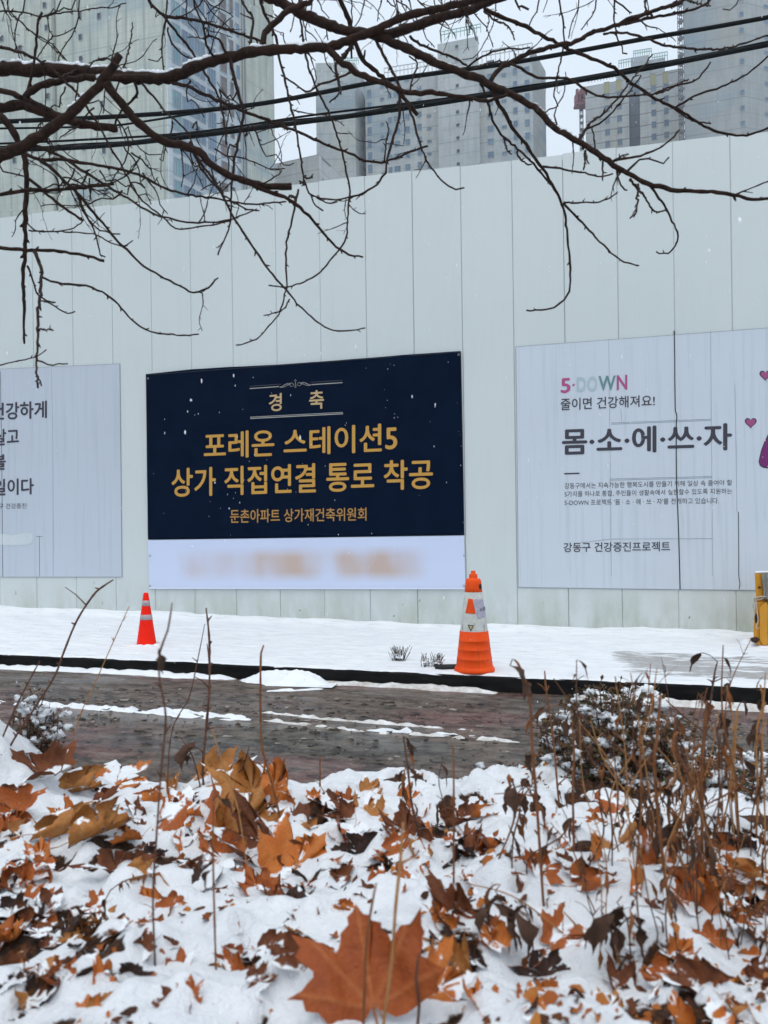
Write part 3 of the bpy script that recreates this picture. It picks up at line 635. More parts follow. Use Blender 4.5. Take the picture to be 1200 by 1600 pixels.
m = MB(); m.blob(PX(1194, 1014, 0.0), (0.14, 0.12, 0.05), 5); m.blob(PX(1172, 1006, 0.2), (0.16, 0.14, 0.07), 6); m.build('snow', SNOW, bar)

# ------------------------------------------------------------------ towers beyond
def mk_concrete(name, a, b, net=0.0, bands=0.0, floor=2.8):
    q = Mat(name, a, 0.8, 0.15); v = q.co(); big = q.noise(0.09, 4, 0.6); med = q.noise(0.8, 5, 0.65, q.co((1, 1, 0.35)))
    c = q.ramp(big, [(0.3, a), (0.7, b)]); c = q.mix(q.ramp(med, [(0.4, 0.0), (0.70, 0.55)]), c, tuple(x * 0.66 for x in a)); yl = q.noise(0.16, 3, 0.6, q.co((1, 1, 0.5), loc=(5, 1, 9))); c = q.mix(q.ramp(yl, [(0.56, 0.0), (0.70, 0.45)]), c, (a[0] * 1.12, a[1] * 1.03, a[2] * 0.80))
    sep = q.n('SeparateXYZ'); q.l(v, sep.inputs[0])
    if net:                            # scaffold netting: vertical sheets, seams and ripples
        hx = q.math('ADD', q.math('MULTIPLY', sep.outputs['X'], 1.0), sep.outputs['Y'])
        fr = q.math('FRACT', q.math('MULTIPLY', hx, 0.55)); c = q.mix(q.math('MULTIPLY', q.math('LESS_THAN', fr, 0.13), net), c, (0.20, 0.23, 0.21))
        rp_ = q.noise(1.0, 4, 0.65, q.co((2.6, 2.6, 0.10))); c = q.mix(q.ramp(rp_, [(0.45, 0.0), (0.72, net)]), c, (0.52, 0.54, 0.47))
        rq_ = q.noise(1.0, 3, 0.6, q.co((0.05, 0.05, 0.11), loc=(2, 5, 1))); c = q.mix(q.ramp(rq_, [(0.55, 0.0), (0.66, 0.75)]), c, (0.21, 0.28, 0.325))
        fz = q.math('FRACT', q.math('MULTIPLY', sep.outputs['Z'], 1 / 5.6)); c = q.mix(q.math('MULTIPLY', q.math('LESS_THAN', fz, 0.035), 0.5), c, (0.18, 0.22, 0.23))
    if bands:
        fz = q.math('FRACT', q.math('MULTIPLY', sep.outputs['Z'], 1 / floor)); c = q.mix(q.math('MULTIPLY', q.math('LESS_THAN', fz, 0.075), bands), c, (0.07, 0.08, 0.09))
    fq = q.math('FRACT', q.math('MULTIPLY', sep.outputs['Z'], 1 / 0.9)); c = q.mix(q.math('MULTIPLY', q.math('LESS_THAN', fq, 0.10), 0.22), c, tuple(x * .55 for x in a)); fh = q.math('FRACT', q.math('MULTIPLY', q.math('ADD', sep.outputs['X'], sep.outputs['Y']), 1 / 1.3)); c = q.mix(q.math('MULTIPLY', q.math('LESS_THAN', fh, 0.09), 0.20), c, tuple(x * .55 for x in a))
    q.color(c); q.bump(med, 0.05, 0.5); return q.m
NET = mk_concrete('netted_concrete', (0.33, 0.370, 0.345), (0.43, 0.455, 0.405), 0.6)
CONC = mk_concrete('grey_concrete', (0.37, 0.405, 0.42), (0.47, 0.495, 0.49), 0.12, 0.22)
CONCF = mk_concrete('floor_banded_concrete', (0.40, 0.43, 0.44), (0.48, 0.505, 0.50), 0, 0.75)
WALLW = mk_concrete('pale_wall', (0.37, 0.42, 0.46), (0.44, 0.49, 0.52), 0, 0.25)
RAIL = flat('pale_railing', (0.42, 0.44, 0.45)); TEAL = flat('teal_railing', (0.28, 0.46, 0.45))
GLASS = mottled('window_glass', (0.06, 0.115, 0.18), (0.14, 0.235, 0.33), 0.4, 0.3, 0.35); TGLASS = mottled('teal_glass', (0.10, 0.21, 0.25), (0.20, 0.36, 0.40), 0.3, 0.3, 0.35)
FRAMEM = flat('reveal_shaded_frame', (0.25, 0.285, 0.32)); DARKW = flat('dark_opening', (0.045, 0.055, 0.065)); SHUT = flat('yellowed_board', (0.34, 0.33, 0.17)); BROWNW = mottled('brown_louvre', (0.08, 0.075, 0.075), (0.16, 0.145, 0.14), 1.5)  # frame colour darkened to paint in the shade of the window reveals
class Face:
    def __init__(s, x0, D0, x1, D1):
        a, b = at(x0, 400, D0), at(x1, 400, D1); s.a = Vector((a.x, a.y)); s.b = Vector((b.x, b.y)); s.e = (s.b - s.a).normalized(); s.n = Vector((s.e.y, -s.e.x))
        if s.n.y > 0: s.n = -s.n
    def hit(s, x, y):
        d = ray(x, y); D = s.a.dot(s.n) / (Vector((d.x, d.y)).dot(s.n)); p = Vector((0, 0, CAMZ)) + d * D
        return (Vector((p.x, p.y)) - s.a).dot(s.e), p.z
    def pt(s, u, z, o=0.0): q = s.a + s.e * u + s.n * o; return (q.x, q.y, z)
def prism(m, foot, z0, z1, mi=0):
    n = len(foot); m.add([(x, y, z0) for x, y in foot] + [(x, y, z1) for x, y in foot], [tuple(range(2 * n - 1, n - 1, -1))[::-1], ] + [(i, (i + 1) % n, (i + 1) % n + n, i + n) for i in range(n)], mi)
def window_mesh(fc, u, z, w, h, mats, mull=1, kind='window', parent=None, sill=False):
    m = MB(); f = 0.075 * w
    m.add([fc.pt(u, z, .04), fc.pt(u + w, z, .04), fc.pt(u + w, z + h, .04), fc.pt(u, z + h, .04)], [(0, 1, 2, 3)], 0)
    def bar_(a, b, c_, d_):
        m.add([fc.pt(a, c_, .12), fc.pt(b, c_, .12), fc.pt(b, d_, .12), fc.pt(a, d_, .12), fc.pt(a, c_, 0), fc.pt(b, c_, 0), fc.pt(b, d_, 0), fc.pt(a, d_, 0)], [(0, 1, 2, 3), (0, 4, 5, 1), (1, 5, 6, 2), (2, 6, 7, 3), (3, 7, 4, 0)], 1)
    bar_(u, u + w, z + h - f, z + h); bar_(u, u + w, z, z + f); bar_(u, u + f, z + f, z + h - f); bar_(u + w - f, u + w, z + f, z + h - f)
    for i in range(mull): x = u + w * (i + 1) / (mull + 1); bar_(x - f * .3, x + f * .3, z + f, z + h - f)
    return m.build(kind, mats, parent, False)
def win_grid(fc, parent, cols, y_ref, floor, ymin, ymax, mats, mull=1):
    """cols: (x px, w px, h px, y px of one window top); repeated every floor (m) over the visible height"""
    for x, wpx, hpx, y in cols:
        u0, zt = fc.hit(x - wpx / 2, y); u1, _ = fc.hit(x + wpx / 2, y); _, zb = fc.hit(x, y + hpx)
        h = zt - zb; zlo = fc.hit(x, ymax)[1]; zhi = fc.hit(x, ymin)[1]; k = -int((zt - zlo) / floor) - 1
        while zt + k * floor - h < zhi:
            if zt + k * floor > zlo: window_mesh(fc, u0, zt + k * floor - h, u1 - u0, h, mats, mull, 'window', parent)
            k += 1
def railing(name, fc, x0, x1, y, hpx, mat, parent, n=None, depth=0.0):
    m = MB(); u0, z0 = fc.hit(x0, y); u1, _ = fc.hit(x1, y); h = hpx * fc.a.y / F; n = n or max(3, int((u1 - u0) / 0.9))
    for i in range(n + 1):
        u_ = u0 + (u1 - u0) * i / n; m.tube([fc.pt(u_, z0 - .3, -.2), fc.pt(u_, z0 + h, -.2)], [.10] * 2, 4)
    for g in (1.0, 0.55): m.tube([fc.pt(u0, z0 + h * g, -.2), fc.pt(u1, z0 + h * g, -.2)], [.11] * 2, 4)
    return m.build(name, mat, parent, False)

# big netted tower at the left
tw = empty('apartment_tower', at(265, 833, 95), 'huge apartment tower under pale scaffold netting with one column of windows at its corner', 'tower block', 'unfinished apartment towers behind the hoarding')
F1 = Face(-260, 106, 85, 99); F1b = Face(92, 99.2, 265, 95); F2 = Face(265, 95, 378, 103.5); F3 = Face(378, 103.7, 432, 109)
m = MB(); prism(m, [F1.a, F1.b, (F1.b.x + .5, F1.b.y + .9), back(F1.b, 150), back(F1.a, 150)], -0.9, 104); prism(m, [F1b.a, F1b.b, back(F1b.b, 140, -6), back(F1b.a, 140)], -0.9, 104); m.build('netted_wall', NET, tw, False)
m = MB(); prism(m, [F2.a + Vector((.02, 0)), F2.b, back(F2.b, 139, -3), back(F2.a, 139, .5)], -0.9, 103.9); m.build('window_wall', WALLW, tw, False)
m = MB(); prism(m, [F3.a, F3.b, back(F3.b, 138, -.5), back(F3.a, 138, 1)], -0.9, 103.8); m.build('netted_wall', NET, tw, False)
for xx, wpx, hpx, yy, mats, mu in ((275, 13, 31, 69, [TGLASS, FRAMEM], 2), (288.5, 9.5, 27, 80, [GLASS, FRAMEM], 1), (298, 8, 28, 86, [GLASS, FRAMEM], 1), (307, 8, 27, 92, [GLASS, FRAMEM], 1), (316, 8, 27, 98, [GLASS, FRAMEM], 1), (330, 13, 31, 104, [GLASS, FRAMEM], 2), (349, 11, 30, 117, [BROWNW, FRAMEM], 0), (362, 6, 24, 127, [BROWNW, FRAMEM], 0), (372, 5, 22, 134, [GLASS, FRAMEM], 0)):
    win_grid(F2, tw, [(xx, wpx, hpx, yy)], 0, 2.8, -30, 320, mats, mu)
for x, y in ((67, 8), (70, 43), (0, 60), (29, 75), (72, 150), (78, 260), (20, 250)):
    u0, z0 = F1.hit(x, y); window_mesh(F1, u0, z0 - .5, .55, .8, [DARKW, FRAMEM], 0, 'window', tw)
for x, y in ((152, 25), (122, 24), (123, 58), (124, 92), (157, 162), (129, 230), (162, 302), (160, 235)):
    u0, z0 = F1b.hit(x, y); window_mesh(F1b, u0, z0 - .5, .55, .8, [DARKW, FRAMEM], 0, 'window', tw)
m = MB()
for xx in (380, 384):
    u0, _ = F3.hit(xx, 200); m.tube([F3.pt(u0, -0.9, .15), F3.pt(u0, 104, .15)], [.12] * 2, 5)
m.build('drainpipe', FRAMEM, tw)

# low block
F4 = Face(425, 152, 501, 148); F4b = Face(501, 148, 545, 160)
lb = empty('apartment_block', at(480, 833, 150), 'low pale concrete block standing between the netted tower and the grey towers', 'building')
zt = F4.hit(470, 247)[1]; m = MB(); prism(m, [F4.a, F4.b, F4b.b, back(F4b.b, 180), back(F4.a, 180)], -0.9, zt); m.build('wall', mk_concrete('pale_concrete', (0.50, 0.52, 0.52), (0.56, 0.57, 0.56), 0, 0.3), lb, False)
for x0, y0, x1, y1 in ((503, 246, 516, 264), (503, 279, 507, 288), (509, 281, 512, 289)):
    u0, z1 = F4b.hit(x0, y0); u1, z0 = F4b.hit(x1, y1 - 3); window_mesh(F4b, u0, z0, u1 - u0, z1 - z0, [GLASS, FRAMEM], 2 if x1 - x0 > 8 else 0, 'window', lb)

# middle tower
mt = empty('apartment_tower', at(690, 833, 168), 'grey tower with railed roofs and central lift core in the middle of the skyline', 'tower block', 'unfinished apartment towers behind the hoarding')
FA = Face(497, 172, 558, 172); FA2 = Face(558, 172, 576, 180); FB = Face(574, 173, 689, 169); FC = Face(688, 166, 752, 163.5); FD = Face(751, 166, 836, 163); FE = Face(836, 163, 856, 172)
def zat(fc, x, y): return fc.hit(x, y)[1]
for foot, ztop in (([FA.a, FA.b, FA2.b, back(FA2.b, 200), back(FA.a, 200, .5)], zat(FA, 530, 98)), ([FB.a, FB.b, back(FB.b, 200), back(FB.a, 200, .5)], zat(FB, 630, 124)), ([FC.a, FC.b, back(FC.b, 199, -.5), back(FC.a, 199, .5)], zat(FC, 720, 62)), ([FD.a, FD.b, FE.b, back(FE.b, 198, -.5), back(FD.a, 198, .5)], zat(FD, 800, 97))):
    m = MB(); prism(m, foot, -0.9, ztop); m.build('wall', CONC, mt, False)
m = MB(); prism(m, [FD.b - FD.e * 0.6, FD.b + Vector((0, -0.1)), FE.b + Vector((0.1, 0)), back(FE.b, 190, -.5), back(FD.b, 190, -.6)], zat(FD, 836, 98), zat(FD, 836, 72)); m.build('parapet', CONC, mt, False)
railing('roof_railing', FB, 600, 688, 122, 16, RAIL, mt); railing('roof_railing', FD, 753, 832, 96, 16, RAIL, mt); railing('roof_railing', FC, 688, 751, 60, 11, TEAL, mt, 10); railing('roof_railing', FA, 540, 560, 98, 8, TEAL, mt, 6)
GW = [GLASS, FRAMEM]
win_grid(FA2, mt, [(569, 8, 12, 180)], 0, 2.8, 120, 292, GW, 0)
win_grid(FB, mt, [(577.5, 7, 12, 180), (597, 6, 5, 153), (609, 6, 9, 164), (620, 10, 9, 162), (636, 8, 9, 159), (655, 7, 9, 155), (670, 7, 4, 160), (687, 4, 9, 150)], 0, 2.8, 128, 292, GW, 1)
win_grid(FC, mt, [(714.5, 5, 5, 132)], 0, 2.8, 70, 275, [DARKW, FRAMEM], 0)
win_grid(FD, mt, [(765.5, 10, 9, 116), (787, 8, 5, 115), (804.5, 7, 10, 107), (823, 8, 10, 105)], 0, 2.8, 100, 262, GW, 1)

# right tower and its blue recess
rt = empty('apartment_tower', at(990, 833, 180), 'grey tower with teal roof railings and four boarded top windows beside the hoist', 'tower block', 'unfinished apartment towers behind the hoarding')
FG = Face(918, 183, 986, 180); FR = Face(986, 186, 1004, 185); FH = Face(1003, 180, 1072, 177)
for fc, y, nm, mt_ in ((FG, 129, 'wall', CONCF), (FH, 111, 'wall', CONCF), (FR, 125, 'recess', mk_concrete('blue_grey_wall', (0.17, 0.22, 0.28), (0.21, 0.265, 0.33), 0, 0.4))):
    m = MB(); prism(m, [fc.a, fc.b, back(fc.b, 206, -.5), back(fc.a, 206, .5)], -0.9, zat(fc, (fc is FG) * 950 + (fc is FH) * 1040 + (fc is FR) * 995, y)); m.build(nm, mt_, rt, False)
FP = Face(990, 188, 1018, 187); FP1 = Face(967, 189, 990, 188); FP2 = Face(1018, 187.5, 1043, 186.5)
for fc, y in ((FP, 88), (FP1, 104), (FP2, 96)):
    m = MB(); prism(m, [fc.a, fc.b, back(fc.b, 200, -.2), back(fc.a, 200, .2)], zat(fc, 1000, 140), zat(fc, 1000, y)); m.build('roof_room', WALLW, rt, False)
railing('roof_railing', FP, 990, 1018, 88, 9, TEAL, rt, 8); railing('roof_railing', FP1, 967, 990, 104, 10, TEAL, rt, 6); railing('roof_railing', FP2, 1019, 1043, 96, 12, TEAL, rt, 6); railing('roof_railing', FG, 920, 967, 127, 4, TEAL, rt, 10)
win_grid(FG, rt, [(949, 8, 9, 183.7), (968, 8, 9, 180.7)], 0, 2.8, 150, 240, GW, 1); win_grid(FH, rt, [(1021.5, 8, 9, 172), (1041, 8, 9, 169)], 0, 2.8, 140, 230, GW, 1)
for fc, x, y in ((FG, 948, 129), (FG, 966.5, 125), (FH, 1020, 116), (FH, 1039.5, 113)):
    u0, z1 = fc.hit(x - 4.5, y); u1, z0 = fc.hit(x + 4.5, y + 17); window_mesh(fc, u0, z0, u1 - u0, z1 - z0, [SHUT, FRAMEM], 0, 'boarded_window', rt)
# far right tower
ft = empty('apartment_tower', at(1170, 833, 138), 'tall plain grey tower with small square windows at the right end of the skyline', 'tower block', 'unfinished apartment towers behind the hoarding')
FI = Face(1073, 141, 1168, 138); FJ = Face(1168, 138, 1420, 150)
m = MB(); prism(m, [FI.a, FI.b, FJ.b, back(FJ.b, 170), back(FI.a, 170, .5)], -0.9, 118); m.build('wall', mk_concrete('plain_grey_concrete', (0.27, 0.295, 0.305), (0.33, 0.35, 0.35), 0.12, 0.12), ft, False)
win_grid(FI, ft, [(1158.5, 6.5, 6.5, 44)], 0, 2.8, -40, 205, [GLASS, FRAMEM], 0); win_grid(FJ, ft, [(1197, 7, 7, 55), (1225, 7, 7, 55)], 0, 2.8, -40, 205, [GLASS, FRAMEM], 0)
# hoist mast and crane
def lattice(m, x, D, z0, z1, wd, step):
    c_ = at(x, 400, D); h = wd / 2
    for a in (-h, h):
        for b in (-h, h): m.tube([(c_.x + a, c_.y + b, z0), (c_.x + a, c_.y + b, z1)], [wd * .09] * 2, 4)
    z = z0; i = 0
    while z < z1:
        for b in (-h, h): m.tube([(c_.x - h, c_.y + b, z), (c_.x + h, c_.y + b, z + step * (.5 if i % 2 else 0))], [wd * .10] * 2, 4)
        m.box((c_.x - h, c_.y - h, z + step * .35), (c_.x + h, c_.y + h, z + step * .62)) if i % 1 == 0 else None
        z += step; i += 1
MAST = flat('grey_steel', (0.10, 0.11, 0.12))
m = MB(); lattice(m, 1068.5, 136, -0.9, 112, 0.75, 1.5); tag(m.build('hoist_mast', MAST, None, False), 'slim grey lattice hoist mast running up beside the far right tower', 'hoist')
cr = empty('tower_hoist', at(911, 833, 190), 'dark red hoist cab on a slim grey mast left of the teal railed tower', 'hoist')
m = MB(); lattice(m, 911.5, 190, -0.9, at(911, 140, 190).z, 0.75, 1.6); m.build('mast', MAST, cr, False)
m = MB(); g = lambda x, y: at(x, y, 189)
def cbox(x0, y0, x1, y1, d=1.2): a, b = g(x0, y1), g(x1, y0); m.box((a.x, a.y - d, a.z), (b.x, a.y + d, b.z))
cbox(899, 147, 918, 151); cbox(898, 163, 918, 167); cbox(899, 151, 901.5, 163); cbox(904, 151, 906, 163); cbox(909, 151, 918, 156); cbox(908, 158, 918, 163); cbox(900, 140, 903.5, 147, .4); cbox(908, 137, 914, 147, .5)
m.build('cab', mottled('dark_red_steel', (0.14, 0.035, 0.055), (0.20, 0.06, 0.08), 2), cr, False)

# ------------------------------------------------------------------ cables overhead
CABLE = Mat('black_cable', (0.004, 0.006, 0.007), 0.6, 0.08).m
def cable(pts, rpx, label, D=(11.4, 9.4), helix=False):
    P = [at(x, y, D[0] + (D[1] - D[0]) * (x / 1200)) for x, y in pts]; Q, R = smooth_path(P, [rpx * p.y / F for p in P], 0.12)
    m = MB(); m.tube(Q, R, 8)
    if helix:
        a = [q + Vector((0, 0.02 * math.cos(i * .5), R[min(i, len(R) - 1)] * 1.15)) for i, q in enumerate(Q)]; m.tube(a, [r * .35 for r in R], 5)
    return tag(m.build('power_cable', CABLE), label, 'cable', 'cables strung above the pavement')
cable([(-500, 208), (-100, 194), (200, 181), (400, 163), (600, 126), (800, 98), (1000, 62), (1200, 27), (1700, -70)], 3.4, 'topmost black cable crossing above the hoarding')
cable([(-500, 262), (-100, 238), (130, 230), (300, 213), (480, 190), (600, 174), (800, 143), (1000, 109), (1200, 70), (1700, -25)], 3.6, 'thicker lower black cable crossing in front of the towers', helix=True)
cable([(-500, 242), (-100, 228), (100, 220), (300, 207), (480, 181), (600, 166), (760, 145), (960, 112), (1200, 66), (1700, -32)], 1.7, 'thin black cable running just above the thicker one', (11.7, 9.7))
cable([(-500, 215), (-100, 203), (100, 199), (180, 196), (300, 178), (420, 160)], 1.6, 'short thin black cable under the topmost cable behind the left branches', (11.9, 10.6))
# ------------------------------------------------------------------ bare tree overhanging from the left
def mk_bark():
    q = Mat('dark_wet_bark', (0.03, 0.02, 0.016), 0.7, 0.08); f = q.noise(1.0, 6, 0.7, q.co((60, 60, 60))); g = q.noise(9, 4, 0.6)
    c = q.ramp(f, [(0.3, (0.008, 0.006, 0.005)), (0.55, (0.026, 0.014, 0.010)), (0.8, (0.065, 0.038, 0.029))])
    c = q.mix(q.ramp(g, [(0.5, 0.0), (0.7, 0.5)]), c, (0.040, 0.018, 0.012)); q.color(c); q.bump(f, 0.004, 0.9); return q.m
BARK = mk_bark()
TWIG = mottled('twig_bark', (0.014, 0.009, 0.008), (0.045, 0.026, 0.020), 40, 0.7, 0.08)
tb = Vector((-2.75, 2.7, float(z_bank(-2.75, 2.7)) - 0.1))
tree = empty('tree', tb, 'bare dark tree reaching across the top of the view, snow on its main limb', 'tree')
TR = random.Random(21)
BR = []                                  # (pixel points, depths) of every branch built, for rooting the next ones
def depth_near(x, y):
    best = None
    for P in BR:
        for (a, b, D) in P:
            q = (a - x) ** 2 + (b - y) ** 2
            if best is None or q < best[0]: best = (q, D)
    return best
def limb(pts, r0, r1, D0=None, dD=None, mat=None, sides=8, twigs=0.0, knob=0.12, parent=None, name='branch', buds=True):
    if D0 is None:
        b = depth_near(*pts[0]); D0 = b[1] if b and b[0] < 900 else TR.uniform(2.2, 3.2)
    if dD is None: dD = TR.uniform(-0.35, 0.45)
    n = len(pts); L = [0]
    for i in range(1, n): L.append(L[-1] + math.hypot(pts[i][0] - pts[i - 1][0], pts[i][1] - pts[i - 1][1]))
    Ds = [D0 + dD * (l / L[-1]) for l in L]; rec = []
    V = [at(x, y, D) for (x, y), D in zip(pts, Ds)]
    R = [(r0 + (r1 - r0) * (l / L[-1]) ** 0.8) * D / F for l, D in zip(L, Ds)]
    Q, QR = smooth_path(V, R, 0.016)
    Q = [q + Vector((TR.gauss(0, 1), TR.gauss(0, 1), TR.gauss(0, 1))) * (0.0012 + 0.03 * r) for q, r in zip(Q, QR)]
    QR = [r * (1 + TR.uniform(-knob, knob)) for r in QR]
    m = MB(); m.tube(Q, QR, sides)
    for i, q in enumerate(Q):
        d = q - Vector((0, 0, CAMZ)); px_ = CX + F * d.dot(cR) / d.y; py_ = HY - F * d.dot(cU) / d.y; rec.append((px_, py_, d.y))
    BR.append(rec)
    if buds:                              # nodes and short spurs every few centimetres
        for i in range(3, len(Q) - 1, TR.choice((3, 4))):
            if QR[i] > 0.009: continue
            d = (Q[i + 1] - Q[i - 1]).normalized(); o = d.orthogonal(); o.rotate(Matrix.Rotation(TR.uniform(0, 6.28), 3, d)); o = (o.normalized() + d * 0.8).normalized()
            l = TR.choice((0.006, 0.008, 0.010, 0.014)) + QR[i]; m.tube([Q[i], Q[i] + o * l * .6, Q[i] + o * l], [QR[i] * .8, QR[i] * .7, QR[i] * .25], 5)
    if twigs:                             # fine side twigs
        k = int(len(Q) * 0.024 * twigs + .5)
        for j in range(k):
            i = TR.randrange(2, len(Q) - 1); d = (Q[i + 1] - Q[i - 1]).normalized(); o = d.orthogonal(); o.rotate(Matrix.Rotation(TR.uniform(0, 6.28), 3, d))
            v = (o.normalized() + d * TR.uniform(0.1, 1.0)).normalized(); p = Q[i].copy(); ln = TR.uniform(0.05, 0.26); st = 0.016; T = [p.copy()]
            for s_ in range(int(ln / st)):
                v = (v + Vector((TR.gauss(0, .16), TR.gauss(0, .16), TR.gauss(0, .16) - 0.01))).normalized(); p = p + v * st; T.append(p.copy())
            if len(T) < 3: continue
            r = min(0.0026, QR[i] * .7); TRr = [r * (1 - .55 * a / len(T)) * (1 + TR.uniform(-.2, .25)) for a in range(len(T))]; m.tube(T, TRr, 5)
            for a in range(2, len(T) - 1, 3):
                w_ = Vector((TR.gauss(0, 1), TR.gauss(0, 1), TR.gauss(0, 1))).normalized(); m.tube([T[a], T[a] + (w_ + v).normalized() * TR.uniform(.006, .03)], [TRr[a] * .8, TRr[a] * .4], 4)
    return m.build(name, mat or (BARK if r0 > 3 else TWIG), parent or tree), Q, QR
# trunk and overhead limb (outside the picture)
TP_ = [tb + Vector(p) for p in ((0, 0, 0), (.03, 0, .5), (.05, .0, 1.1), (.10, .0, 1.9), (.2, .0, 2.6), (.45, .0, 3.2), (.9, .02, 3.6))]
Q, R_ = smooth_path(TP_, [.17, .135, .125, .12, .105, .085, .06], 0.05); R_ = [r * (1 + .06 * math.sin(i * 1.7)) for i, r in enumerate(R_)]
m = MB(); m.tube(Q, R_, 16); m.build('trunk', BARK, tree)
def px_of(p): d = p - Vector((0, 0, CAMZ)); return (CX + F * d.dot(cR) / d.y, HY - F * d.dot(cU) / d.y)
def rooted(frac): q = TP_[int(frac)]; return px_of(q)
OV = [px_of(TP_[6]), (-250, -330), (0, -210), (250, -150), (480, -120), (700, -110), (900, -95), (1150, -90)]
limb(OV, 26, 7, 2.7, 0.3, sides=10, twigs=0)
M1, Q1, R1 = limb([rooted(4), (-300, 120), (-100, 112), (0, 108), (75, 110), (150, 114), (215, 122), (262, 122), (300, 107), (340, 94), (380, 84), (420, 79), (470, 76), (520, 71), (560, 58), (600, 40), (640, 24), (700, 10), (760, -5), (830, -25)], 15, 4.5, 2.7, -0.1, twigs=4, sides=12)
m = MB()                                   # snow lying along the main limb
for i in range(0, len(Q1) - 1):
    x = px_of(Q1[i])[0]
    if -160 < x < 262 or 268 < x < 345 or 392 < x < 412 or 448 < x < 520:
        r = R1[i]; m.blob(Q1[i] + Vector((0, 0, r * .93)), (0.017, r * .72, 0.0085 + 0.003 * math.sin(i * .7) + .002 * math.sin(i * 1.9)), i, 8, 6, 0.2)
for i in range(0, len(Q1) - 1): pass
m.build('snow', SNOW, M1)
M4, Q4, R4 = limb([rooted(3), (-250, 330), (-60, 275), (0, 244), (28, 233), (60, 214), (100, 186), (140, 150), (165, 120), (180, 97), (186, 85)], 19, 6, 2.5, -0.2, sides=12, knob=.06)
m = MB()
for i in range(len(Q4)):
    x = px_of(Q4[i])[0]
    if 112 < x < 136 or 150 < x < 160: m.blob(Q4[i] + Vector((-.004, 0, R4[i] * .95)), (.012, R4[i] * .6, .006), i, 8, 6, .2)
m.build('snow', SNOW, M4)
L = limb
L([rooted(3), (-200, 190), (-60, 170), (0, 168), (30, 164), (70, 176), (110, 189), (150, 197), (182, 201)], 15, 6, 2.65, 0.1, sides=10)
L([(-90, 130), (0, 142), (27, 149), (65, 166), (98, 184), (125, 192)], 5, 4, 2.6, -.1)
L([(262, 122), (200, 122), (150, 121), (110, 124), (80, 130), (57, 138), (45, 147), (41, 152)], 6, 5, None, -.15)
L([(0, 180), (12, 193), (25, 213), (34, 235), (40, 262), (42, 290), (41, 312), (39, 350), (40, 390), (36, 430), (38, 475), (37, 510), (38, 537)], 6, 1.8, 2.6, .05, twigs=2)
L([(165, 130), (180, 148), (190, 160), (210, 185), (240, 211), (262, 222), (300, 232), (312, 237), (337, 262), (362, 276), (387, 284), (412, 291), (440, 292), (455, 292)], 7, 5, None, .2, twigs=2)
L([(375, 281), (400, 293), (420, 300), (445, 308), (475, 330), (500, 357), (525, 385), (545, 397), (567, 402)], 4, 1.5, None, .1)
L([(460, 320), (463, 308), (466, 298)], 2.4, 1.8); L([(462, 310), (455, 306), (450, 309)], 2, 1.6)
L([(-120, 304), (0, 303), (40, 298), (100, 296), (140, 291), (178, 287)], 3.4, 2.6, 2.4, .1, twigs=2)
L([(-120, 384), (0, 388), (40, 391), (75, 391), (110, 395), (135, 400), (163, 408)], 3.4, 2.4, 2.3, .1)
L([(52, 393), (60, 408), (65, 425), (63, 460), (60, 490), (58, 540), (57, 575), (59, 605)], 3, 1.5); L([(57, 587), (64, 597), (63, 603)], 1.4, 1)
L([(-60, 576), (0, 570), (30, 563), (55, 558), (73, 545)], 1.3, .9, 2.3, 0); L([(60, 563), (75, 569), (106, 568)], 1.5, 1)
L([(65, 432), (90, 442), (125, 445), (160, 457), (185, 475), (205, 500), (235, 518), (270, 523), (309, 523)], 2, 1.2)
L([(44, 416), (58, 457), (72, 470), (95, 485), (105, 490), (116, 486)], 1.7, 1); L([(60, 513), (70, 515), (83, 515)], 1.4, 1); L([(65, 470), (75, 472), (86, 473)], 1.2, .9)
L([(37, 237), (62, 250), (100, 249), (137, 256), (175, 262), (200, 268), (232, 280), (260, 296), (300, 305), (337, 310), (387, 319), (420, 317), (447, 315)], 3, 1.1, None, .3, twigs=3)
L([(62, 250), (85, 268), (105, 287), (120, 300), (140, 325), (165, 355), (185, 378), (205, 397), (220, 413), (250, 430), (280, 446), (303, 457), (325, 449), (341, 434)], 2.8, 1.2, None, .2, twigs=3)
L([(303, 457), (316, 456), (332, 442)], 1.1, .8)
L([(45, 228), (62, 230), (100, 247), (125, 264), (162, 287), (200, 310), (220, 323), (250, 337), (300, 348), (345, 346), (375, 337), (400, 327)], 2.8, 1.1, None, .2, twigs=3)
L([(43, 278), (75, 305), (100, 325), (130, 344)], 2.4, 2, None, 0)
L([(118, 298), (130, 330), (140, 345), (150, 370), (158, 398), (165, 402)], 1.8, 1.1, twigs=3); L([(122, 305), (135, 335), (150, 355), (165, 362), (187, 366)], 1.5, 1, twigs=2)
L([(40, 345), (55, 360), (75, 362), (110, 358), (132, 343)], 1.2, .9); L([(45, 360), (95, 362), (145, 366), (175, 380), (192, 386), (207, 377)], 1.3, .9)
L([(-40, 190), (-10, 200), (0, 260), (20, 272), (36, 275)], 1.6, 1.2, 2.5, 0)
